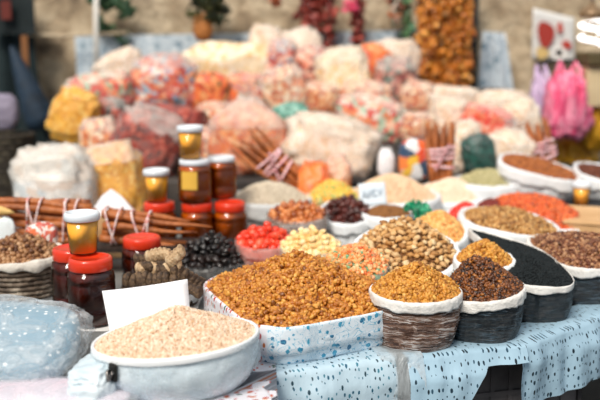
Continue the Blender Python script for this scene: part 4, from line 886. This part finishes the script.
B = [
 # row on the table (left)
 ('clear crumpled bag of whitish pieces at the far left, right of the dark basket', 56, 186, 72, 74, 3.08, pal('whitish', ['#e4e0dc', '#f0ece8', '#c9cfd2', '#dccabc'], 40), 0, .7, FILMW, .6, 0),
 ('clear bag of yellow corn-like pieces right of the whitish crumpled bag', 113, 185, 58, 76, 3.16, YEL, -8, .82, FILM, .6, 0),
 # step 1
 ('clear bag of dark red dried pieces left of the honey cup stack', 148, 148, 62, 66, 3.50, REDM, 25, .85, FILM, .55, 0),
 ('tall clear bag of orange pieces with a pale top behind the slanting sticks', 248, 139, 66, 70, 3.52, pal('orange_pale', ['#e87a34', '#f09a58', '#dc6828', '#f2b484'], 45), 0, .68, FILMW, .5, .12),
 ('big milky bag of pale pieces in the middle behind the orange fruit', 330, 146, 84, 56, 3.50, PALE, 12, .8, FILMW, .5, 0),
 ('wide white crumpled bag below the hanging amber fruit', 448, 108, 56, 40, 4.02, PALE, 0, .6, FILMW, .5, 0),
 ('white crumpled bag right of the hanging amber fruit', 500, 110, 50, 36, 4.0, PALE, 0, .5, FILMW, .5, 0),
 ('pinkish bag in the gap right of the tilted yellow one', 100, 142, 34, 44, 3.55, ROSE, 0, .85, FILM, .5, 0),
 ('cream bag beside the dark green bag', 508, 157, 44, 52, 3.52, PALE, 10, .85, FILMW, .5, .1),
 ('small pale carton-like bag behind the peach kernels', 355, 165, 26, 30, 3.44, PALE, 0, .9, FILMW, .5, 0),
 ('dark green bag between the upright sticks and the cream bag', 479, 156, 30, 40, 3.46, DGR, -12, .9, FILML, .5, 0),
 ('clear bag of cream noodles right of the upright sticks', 461, 152, 24, 52, 3.58, PALE, 18, .85, FILMW, .5, 0),
 ('pale bag just left of the orange bag behind the slanting sticks', 205, 160, 38, 60, 3.60, ROSE, 0, .8, FILMW, .5, 0),
 # step 2
 ('tilted bag of bright yellow pieces at the left end of the heap', 75, 124, 40, 54, 3.72, YEL, 23, .98, FILML, .5, 0),
 ('bag of dark red and black pieces right of the tilted yellow bag', 112, 122, 30, 44, 3.80, DKMIX, 0, .9, FILM, .5, 0),
 ('long flat bag of brownish red pieces above the dried red bag', 170, 117, 66, 24, 3.74, REDM, 8, .95, FILML, .55, 0),
 ('sea-green bag in the middle of the heap', 291, 119, 34, 30, 3.78, GREENM, 0, .9, FILML, .55, 0),
 ('clear bag of orange, red and green sweets right of the big milky bag', 371, 127, 62, 56, 3.76, OG, 12, .85, FILM, .5, 0),
 ('short beige bag below the pale pink bag', 413, 126, 40, 26, 3.74, ROSE, 0, .9, FILMW, .5, 0),
 ('bag of orange-red sweets above the dark green bag', 487, 124, 46, 34, 3.76, pal('scarlet_orange', ['#f0563a', '#f4835c', '#e8402c', '#f6b49c'], 35), 15, .9, FILM, .5, 0),
 ('white rumpled bag between the upright sticks and the red sweets', 450, 118, 32, 36, 3.84, PALE, 0, .8, FILMW, .5, 0),
 ('white rumpled bag right of the red sweets', 521, 128, 34, 40, 3.84, PALE, -20, .8, FILMW, .5, 0),
 ('clear bag of red speckled pieces behind the honey cup stack', 215, 122, 34, 36, 3.82, ROSE, 0, .85, FILM, .5, 0),
 # step 3
 ('low clear bag of orange and green sweets at the upper left', 100, 90, 60, 32, 3.98, OG, -8, .85, FILM, .55, 0),
 ('big clear bag of red and blue wrapped sweets', 164, 83, 58, 50, 4.02, CANDY, 0, .88, FILM, .5, .0),
 ('clear bag of orange pieces right of the red and blue sweets', 209, 92, 38, 36, 4.02, ORG, 8, .9, FILML, .5, 0),
 ('clear bag of orange and dark pieces below the long pale pasta bag', 246, 90, 38, 30, 4.04, ORG, 0, .85, FILM, .5, 0),
 ('pinkish white bag right of the orange and dark one', 286, 96, 40, 46, 4.00, ROSE, -20, .8, FILMW, .5, 0),
 ('pink speckled bag above the sea-green bag', 320, 101, 34, 34, 4.00, ROSE, 10, .85, FILM, .5, 0),
 ('pale bag under the bright orange one', 367, 97, 46, 30, 4.02, ROSE, 5, .8, FILMW, .5, 0),
 ('dark mixed bag left of the hanging amber fruit', 396, 80, 38, 42, 4.06, pal('murky_mix', ['#7c4a3c', '#b4685a', '#5b6a5c', '#d49a84', '#8a3a34'], 45), 0, .8, FILM, .5, 0),
 ('pale pink bag left of the foot of the hanging amber fruit', 418, 102, 30, 38, 3.98, ROSE, 10, .85, FILMW, .5, 0),
 # step 4
 ('long bag of pale pasta lying on top of the heap', 230, 61, 84, 34, 4.28, PASTA, 3, .92, FILML, .4, 0),
 ('upright bag of pink and red pieces right of the pale pasta', 280, 62, 26, 42, 4.24, pal('pink_red', ['#d86a58', '#e8a08c', '#b84a40', '#9fb4c4', '#f0c4b0'], 50), 10, .85, FILM, .5, 0),
 ('bag of red mixed pieces left of the pale macaroni', 312, 72, 32, 46, 4.22, pal('red_mixed', ['#c8553c', '#e88a68', '#f2c4ac', '#8a3c30'], 50), 0, .8, FILM, .5, 0),
 ('big bag of pale macaroni at the top middle of the heap', 344, 77, 48, 52, 4.16, PASTA, -12, .88, FILMW, .5, 0),
 ('bright orange bag at the top of the heap', 371, 68, 32, 44, 4.26, ORB, 18, .95, FILML, .5, 0),
 ('white crumpled bag on top left of the heap', 120, 68, 44, 30, 4.26, PALE, -25, .7, FILMW, .5, 0),
 ('white empty-topped bag behind the pink and red one', 266, 42, 30, 30, 4.34, PALE, 15, .5, FILMW, .5, 0),
 ('white crumpled bag behind the red mixed pieces', 303, 46, 38, 30, 4.34, PALE, -10, .5, FILMW, .5, 0),
 ('white topped clear bag above the dark mixed one', 396, 54, 44, 26, 4.30, PALE, 0, .6, FILMW, .5, 0),
]
for i, (lb, px, py, w_, h_, Y, m, rot, fill, film, dep, neck) in enumerate(B):
    cbag(lb, px, py, w_, h_, Y, m, rot, fill, film, dep, i + 1, neck)
# orange fruit under film next to the yellow cubes
cbag('film-wrapped clump of shiny orange fruit behind the yellow and green cubes', 314, 178, 30, 30, 3.14, pal('orange_fruit', ['#e86a1c', '#f0822e'], 18), 0, .95, FILML, .7, 51, 0, name='fruit_packet', cat='packet')
cbag('film-wrapped orange pieces right of the shiny orange clump', 338, 170, 24, 24, 3.3, pal('orange_fruit_pale', ['#ee8a44', '#f4b07c'], 30), 0, .95, FILM, .7, 52, 0, name='fruit_packet', cat='packet')
pillow('gift_packet', 'orange and yellow printed packet with a white side left of the upright sticks', 'packet', 414, 160, 34, 46, 3.36, mat_mix('party_print', ['#f0641c', '#f6c440', '#f4843a', '#eef0f2', '#2e4a6a', '#e8502a'], 20, .4, .2), .4, film=FILML, seed=61)
pillow('paper_cup_stack', 'short white paper roll left of the orange and yellow packet', 'paper roll', 386, 164, 18, 34, 3.38, CARD, .9, film=FILMW, seed=62)
# green strip of candied peel
V = []; Gs = [at(414, 211, 2.72), at(421, 216, 2.66), at(429, 222, 2.6), at(437, 231, 2.52)]
pts = np.array([list(Gs[min(2, int(u * 3))].lerp(Gs[min(2, int(u * 3)) + 1], u * 3 - min(2, int(u * 3)))) for u in np.linspace(0, .999, 160)]) + rng.normal(size=(160, 3)) * np.array((.012, .008, .006))
pts[:, 2] += .018
v, f = grains(pts, PETAL, .016, .3)
tag(fast('green_ribbon', v, f, mat_grain('green_foil', ['#0f6b4a', '#1a8a60', '#2aa878'], .25, coat=.4), loc=tuple(Gs[1])), 'crumpled green foil strip between the brown seeds and the yellow dried fruit', 'foil strip', kind='stuff')
MBx = MB().box(((Gs[1].x + Gs[2].x) / 2, 2.70, (TZ + .06)), (.05, .08, .12), Matrix.Rotation(.5, 3, 'Z'), .006); tag(MBx.build('carton', DARK, smooth=False), 'dark narrow carton under the green foil strip', 'carton')

# small card with written figures
q = [at(358, 184, 2.9), at(385, 182, 2.9), at(387, 204, 2.88), at(360, 207, 2.88)]
card('written_card', 'small pale blue card with smudged writing in front of the peach kernels', q, .0015, mat_plain('pale_blue_card', '#dfe9f1', .6), .0)
cardo = bpy.data.objects['written_card']
def stroke(P_, r=.0022):
    pts = [q[0].lerp(q[1], u).lerp(q[3].lerp(q[2], u), v) + Vector((0, -.004, 0)) for u, v in P_]
    o = MB().tube(pts, r, 6).build('handwriting', mat_plain('blue_grey_ink', '#8fa3b5', .6), None); o.parent = cardo
for P_ in ([(.15, .6), (.2, .3), (.27, .6)], [(.34, .62), (.36, .32), (.46, .58), (.48, .3)], [(.62, .3), (.54, .34), (.56, .58), (.66, .56)], [(.72, .3), (.78, .58), (.84, .28)]): stroke(P_)

# ------------------------------------------------------------ wall hangings
PALC = mat_print('pale_blue_toile', '#c9d4dc', ['#8499a8', '#9aadb9', '#e4eaee'], 16, .3, (1, 1, 1), scroll='#8ba2b4')
def hang(name, label, cat, quad, m, folds=.015, freq=14, Y=4.55, seed=0, thick=.004, nu=50, nv=24):
    a, b, c, d = [at(x, y, Y) for x, y in quad]; V = []; uv = []
    for s_ in (0, 1):
        for i in range(nu + 1):
            for j in range(nv + 1):
                u, v = i / nu, j / nv; p = a.lerp(b, u).lerp(d.lerp(c, u), v)
                V.append((p.x, p.y - folds * (1 + math.sin(u * freq + 2 * noise.noise(Vector((u * 3, v * 2, seed))))) * (.4 + .6 * v) - s_ * thick, p.z)); uv.append((p.x, p.z))
    o = (nu + 1) * (nv + 1); Fc = []
    for i in range(nu):
        for j in range(nv): k = i * (nv + 1) + j; Fc += [(k, k + nv + 1, k + nv + 2, k + 1), (o + k, o + k + 1, o + k + nv + 2, o + k + nv + 1)]
    return tag(mk(name, V, Fc, m, uv=uv), label, cat)
hang('patterned_cloth', 'long pale blue patterned cloth hung along the wall behind the bags', 'cloth', [(75, 36), (424, 30), (424, 100), (80, 110)], PALC, .012, 40, 4.56)
hang('patterned_cloth', 'pale blue patterned cloth hanging right of the amber fruit garland', 'cloth', [(482, 31), (505, 33), (516, 110), (474, 110)], PALC, .02, 12, 4.52, seed=4)
DKP = mat_noise('dark_strip', ['#15181a', '#2a2c2c'], 6, .8, .2)
tag(MB().box(at(470, 52, 4.5), (.07, .03, .62)).build('dark_strip', DKP, smooth=False), 'dark narrow strip on the wall right of the amber fruit garland', 'board')  # plain narrow dark box in front of the wall beside the garland
STR = mat_plain('twine', '#cbb79a', .8)
tag(MB().tube([at(26, 34, 4.45), at(60, 36, 4.44), at(98, 34, 4.45), at(128, 33, 4.5)], .009, 6).build('cord', STR), 'pale cord stretched along the wall across the white pole', 'cord')
po = at(96, 84, 4.4); pt = at(96, -25, 4.4)
tag(MB().tube([(po.x, po.y, STEPS[3][2]), (pt.x, pt.y, pt.z)], .013, 12).build('tent_pole', mat_plain('white_pole', '#dedad2', .4)), 'thin white pole standing behind the bags at the upper left', 'pole')
GAR_OR = mat_grain('amber_garland_fruit', ['#6a3208', '#c4701a', '#e08c2c', '#9c5010', '#f0a848', '#4a2408'], .4, coat=.2)
def garland(label, px, pyb, wpx, pyt, m, Y=4.46, n=120, size=.02, protos=CHUNK, strands=1, name='garland', extra=None, taper=0):
    top = at(px, pyt, Y); bot = at(px, pyb, Y); t = thing(name, label, 'garland', top); ww = wpx * mpp(20, Y)
    for s_ in range(strands):
        u = (s_ + .5) / strands - .5; cx = top.x + u * ww; L = top.z - bot.z; L *= (1 - .12 * abs(math.sin(s_ * 2.1))) if strands > 1 else 1
        ps = []
        for k in range(n):
            v = k / n; r = ww / strands * .5 * (1 - taper * v)
            ps.append((cx + rng.normal() * r * .55, Y + rng.normal() * .022, top.z - v * L))
        v_, f_ = grains(np.array(ps), protos, size, .35)
        o = fast('fruit_strand', v_, f_, m); o.parent = t; o.data.transform(Matrix.Translation(-top)); o['kind'] = 'stuff'
        MB().tube([(cx, Y, top.z + .06), (cx, Y, top.z - L * .5), (cx, Y, top.z - L)], .003, 5).build('cord', STR, t)
    return t
garland('thick curtain of strung amber dried fruit hanging on the wall', 446, 108, 50, -12, GAR_OR, Y=4.3, n=420, size=.017, strands=6)
DRED = mat_grain('dark_red_pepper', ['#4a1712', '#8e2c22', '#6b211a', '#b84a3c', '#3a2a1a'], .4, coat=.3)
garland('bushy dark red pepper garland, leftmost of the red strings on the wall', 312, 32, 22, -12, DRED, n=130, size=.019)
garland('long dark red pepper string right beside the bushy one', 330, 56, 9, -12, DRED, n=130, size=.016)
garland('dark red pepper string with a pink top, rightmost of the red ones', 358, 56, 9, -12, DRED, n=130, size=.016)
garland('mixed dark and white garland left of the green hanging one', 396, 24, 10, -12, mat_grain('mixed_veg', ['#2a3a20', '#a84c34', '#d8d4c4', '#4a5a34', '#c8683c'], .5), n=60, size=.018)
garland('green leafy garland left of the amber fruit curtain', 408, 48, 9, -12, mat_grain('green_leaf', ['#1c4a2a', '#2f6a3c', '#6a8a5c', '#d4dcc8'], .5), n=90, size=.02, protos=PETAL)
garland('pink flower bunch on top of the red pepper string', 352, 12, 9, 2, mat_grain('pink_petal', ['#c2264c', '#e04a70'], .5), n=26, size=.018, protos=PETAL, Y=4.4)
garland('small orange ornament on the wall above the heap', 275, 5, 8, -3, mat_grain('orange_orn', ['#c8502a', '#5a4a2a'], .5), n=16, size=.016)
# wicker pouch with dark foliage
t = thing('hanging_basket', 'small wicker hanging basket with dark green foliage on the wall', 'basket', at(203, 30, 4.42)); c = at(203, 32, 4.42)
MB().lathe([(.02, -.045), (.04, -.03), (.05, .0), (.045, .05), (.035, .09)], c, 20, mod=lambda a, z: 1 + .05 * math.sin(8 * a + z * 300)).build('wicker_cone', mat_noise('wicker', ['#8a4f20', '#c98443'], 60, .7, .6, 90), t)
ps = np.array([(c.x + rng.normal() * .03 + max(0, k - 60) * .001, 4.42 + rng.normal() * .03, c.z + .05 + rng.rand() * .16) for k in range(160)]); v_, f_ = grains(ps, PETAL, .026, .3)
o = fast('foliage', v_, f_, mat_grain('dark_foliage', ['#1a2418', '#2e3a1c', '#4a4a20', '#12180f'], .6)); o.parent = t; o.data.transform(Matrix.Translation(-t.location)); o['kind'] = 'stuff'
# vine on wall, left
VINE = mat_grain('vine_leaf', ['#1f3f26', '#35593a', '#2a4a2e', '#4a6b40'], .5)
def vine(label, pts, n, size=.03):
    t = thing('hanging_vine', label, 'plant', at(pts[0][0], pts[0][1], 4.5)); P_ = [at(x, y, 4.5) for x, y in pts]
    MB().tube(P_, .004, 5).build('stem', mat_plain('vine_stem_brown', '#3c2c1a', .8), t); ps = []
    for k in range(n): u = rng.rand() * (len(P_) - 1.001); i = int(u); ps.append(np.array(P_[i].lerp(P_[i + 1], u - i)) + rng.normal(size=3) * .018)
    v_, f_ = grains(np.array(ps), PETAL, size, .3); o = fast('foliage', v_, f_, VINE); o.parent = t; o.data.transform(Matrix.Translation(-t.location)); o['kind'] = 'stuff'
vine('green leafy vine along the top of the wall right of the white pole', [(100, -2), (108, 3), (118, 4), (126, 9), (121, 12)], 46)
vine('small green sprig right of the white pole where the cord ends', [(100, 26), (106, 25), (109, 30)], 20, .026)
vine('tiny green sprig before the pale blue cloth', [(121, 38), (123, 42), (122, 49)], 10, .022)
vine('green sprig at the foot of the white pole', [(101, 66), (102, 72), (101, 78)], 10, .022)

# poster on the wall
pq = [at(533, 8, 4.56), at(574.5, 18, 4.56), at(574, 63, 4.56), at(532, 60, 4.56)]
poster = card('food_poster', 'white poster with red fruit pictures on the wall above the pink bags', pq, .003, mat_plain('poster_paper', '#dcdad6', .5), .004, 'poster')
def pdisc(u, v, ru, rv, hexc, nm, n=18, wob=.1):
    V = []; 
    for k in range(n):
        a = 2 * PI * k / n; w_ = 1 + wob * math.sin(3 * a + u * 9); uu = u + ru * w_ * math.cos(a); vv = v + rv * w_ * math.sin(a); V.append(pq[0].lerp(pq[1], uu).lerp(pq[3].lerp(pq[2], uu), vv) + Vector((0, -.016, 0)))
    V += [p + Vector((0, .003, 0)) for p in V]; o = mk(nm, V, [tuple(range(n))] + [(i, (i + 1) % n, n + (i + 1) % n, n + i) for i in range(n)], mat_plain('print_' + hexc[1:], hexc, .5), None, smooth=False); o.parent = poster
pdisc(.3, .46, .2, .26, '#a8382e', 'printed_fruit'); pdisc(.64, .28, .07, .12, '#c04434', 'printed_fruit', 8, .05); pdisc(.8, .62, .12, .1, '#b83c30', 'printed_fruit', 8, .05)
pdisc(.22, .85, .15, .12, '#d8b878', 'printed_bun'); pdisc(.62, .82, .2, .16, '#eeeae4', 'printed_plate', 24, 0); pdisc(.62, .81, .09, .07, '#d09a5c', 'printed_bun')

# shopping bags hanging right
def shopbag(label, px, py, wpx, hpx, Y, m, seed=0, handles=True, rot=0):
    s = mpp(py, Y); c = at(px, py, Y); hw, hh = wpx * s / 2, hpx * s / 2; t = thing('shopping_bag', label, 'bag', (c.x, c.y, c.z + hh)); R = np.array(Matrix.Rotation(math.radians(rot), 3, 'Y'))
    V, Fc = blob(5, (hw, .06, hh), 2.8, .12, 7, seed, .5); z = V[:, 2] / hh; k = np.clip(z, -1, 1)
    V[:, 0] *= .86 - .16 * k; V[:, 0] *= 1; q = np.arctan2(V[:, 1], V[:, 0]); V[:, 1] += .012 * np.sin(V[:, 0] * 120 + seed) * (.3 + .7 * (z > -.2))
    part('bag_body', V @ R.T + np.array(c), Fc, m, t)
    for sx in (-1, 1) if handles else ():
        mb = MB(); mb.tube([Vector(c) + Vector((sx * hw * .38, -.02, hh * .7)), Vector(c) + Vector((sx * hw * .46, -.01, hh * 1.02)), Vector(c) + Vector((sx * hw * .3, .02, hh * 1.3)), Vector(c) + Vector((sx * hw * .12, .02, hh * 1.02)), Vector(c) + Vector((sx * hw * .1, -.01, hh * .75))], .011, 8); mb.build('handle', m, t)
    return t
PINK = mat_noise('pink_plastic', ['#d8345e', '#f0608a', '#f9a0b8', '#e84470'], 12, .3, .7, 22, (2, 2, .6)); LIL = mat_noise('lilac_plastic', ['#b79ac0', '#d8c2dc'], 8, .35, .6, 22, (2, 2, .6)); YB = mat_noise('amber_plastic', ['#c98516', '#f0b030', '#a8650c'], 9, .35, .6, 22)
shopbag('bright pink plastic shopping bag hanging under the poster', 567, 106, 52, 66, 4.05, PINK, 3, rot=-4)
shopbag('lilac plastic shopping bag hanging left of the bright pink one', 540, 110, 26, 66, 4.15, LIL, 5)
shopbag('amber yellow plastic bag hanging right of the bright pink one', 596, 116, 36, 66, 4.12, YB, 7, handles=False)
shopbag('ochre plastic bag hanging low behind the bright pink one', 574, 152, 50, 36, 4.2, YB, 9, handles=False)
rl = at(560, 62, 4.3); tag(MB().tube([at(538, 62, 4.22), at(560, 61, 4.22), at(640, 58, 4.22)], .008, 6).build('hanging_rail', DKP), 'dark rail on which the shopping bags hang', 'rail')
tag(MB().box((1.28, 4.05, .46), (.5, .4, .92), None, .01).build('storage_bin', DARK, smooth=False), 'dark storage bin in the shade below the shopping bags', 'bin')

# lamp at upper right
lampc = at(591, 30, 3.6); LY = 3.6
t = thing('hanging_lamp', 'lit white spiral lamp hanging at the upper right corner', 'lamp', lampc)
GLOW = mat_plain('lit_tube', '#ffffff', .4, emit=1.2); BRS = mat_plain('brass_brown', '#8a6f52', .4, .3)
s = mpp(30, LY)
MB().lathe([(9 * s, -1 * s), (13 * s, 2 * s), (12 * s, 5 * s), (9 * s, 9 * s), (4 * s, 12 * s), (3 * s, 15 * s)], lampc + Vector((0, 0, 12 * s)), 28).build('socket', BRS, t)
pts = []
for k in range(61): a = k / 60 * 4 * PI; pts.append(lampc + Vector((10 * s * math.cos(a), 10 * s * math.sin(a), (10 - 24 * k / 60) * s)))
MB().tube(pts, 2.7 * s, 12).build('glowing_tube', GLOW, t)
MB().lathe([(6 * s, 8 * s), (6 * s, -14 * s)], lampc, 24).build('inner_core', mat_plain('beige_core', '#a08c70', .6), t)
MB().tube([lampc + Vector((0, 0, 26 * s)), lampc + Vector((0, 0, 60 * s))], 1.5 * s, 8).build('hook', STEEL, t)
t = thing('wall_cabinet', 'beige cabinet with an olive-brown top at the upper right edge', 'cabinet', at(598, 84, 4.1)); c = at(604, 86, 4.1); s = mpp(80, 4.1)
MB().box(c, (46 * s, .16, 40 * s), None, .006).build('cabinet_body', mat_noise('beige_board', ['#cdb48a', '#dcc69e'], 5, .7, .2), t, smooth=False)
MB().box(c + Vector((0, -.01, 27 * s)), (50 * s, .2, 14 * s), None, .01).build('cabinet_top', mat_noise('olive_board', ['#4a3f26', '#6a5a36'], 5, .6, .2), t, smooth=False)

# ------------------------------------------------------------ dark stall at far left
OLV = mat_noise('dark_teal_canvas', ['#0b1719', '#16282b', '#0e1d20'], 5, .85, .4, 30)
hang('dark_curtain', 'dark teal curtain hanging at the left edge beside the wall', 'curtain', [(-30, -12), (28, -12), (56, 210), (-34, 220)], OLV, .03, 16, 4.5, seed=8)
hang('dark_valance', 'dark valance strip across the top left corner', 'valance', [(-10, -6), (34, -6), (37, 34), (-10, 35)], mat_noise('very_dark_cloth', ['#0d1517', '#1a2628'], 6, .9), .01, 8, 4.42, seed=2)
tag(MB().box(at(6, 10, 4.38), (.05, .012, .09)).build('red_tag', mat_plain('faded_red', '#6a2a22', .8), smooth=False), 'faded red tag on the dark valance at the top left', 'tag')
tag(MB().box(at(25, 52, 4.36), (.03, .012, .16)).build('wood_slat', mat_plain('worn_orange_wood', '#8a5a34', .8), smooth=False), 'short orange-brown slat before the dark curtain', 'slat')
a = at(11, 46, 4.3); b = at(44, 128, 4.3)
t = thing('folded_parasol', 'folded navy parasol leaning before the dark curtain', 'parasol', b)
MB().tube([a.lerp(b, u) for u in np.linspace(0, 1, 9)], [.008, .022, .035, .045, .055, .062, .07, .075, .07], 14).build('canopy', mat_noise('navy_fabric', ['#0f1d2a', '#1c3246', '#132433'], 9, .7, .5, 30), t)
MB().tube([b, b + (b - a) * 1.5], .012, 8).build('shaft', DKP, t)
pillow('cloth_bundle', 'grey-lilac cloth bundle at the left edge on a dark basket', 'bundle', 4, 112, 28, 36, 3.9, mat_noise('grey_lilac', ['#6a6076', '#8d8498', '#575064'], 8, .7, .5, 20), .6, film=mat_noise('grey_lilac_wrap', ['#6f667a', '#968da0', '#575064'], 8, .7, .5, 20), seed=71)
t = thing('tall_basket', 'tall dark woven basket at the left edge under the lilac bundle', 'basket', (-1.36, 3.9, 0)); c = at(2, 130, 3.9)
mb = MB()
for k in range(44):
    z = .02 + k * (c.z - .02) / 44; mb.tube([(c.x + .13 * math.cos(q) * (1 + .03 * (-1) ** (i + k)), 3.9 + .13 * math.sin(q) * (1 + .03 * (-1) ** (i + k)), z) for i, q in enumerate(np.linspace(0, 2 * PI, 33))], .013, 5, cap=False)
mb.build('woven_side', mat_noise('dark_wicker', ['#1a1612', '#3e362c', '#57503f'], 40, .8, .4), t)

print('objects', len(C.objects))
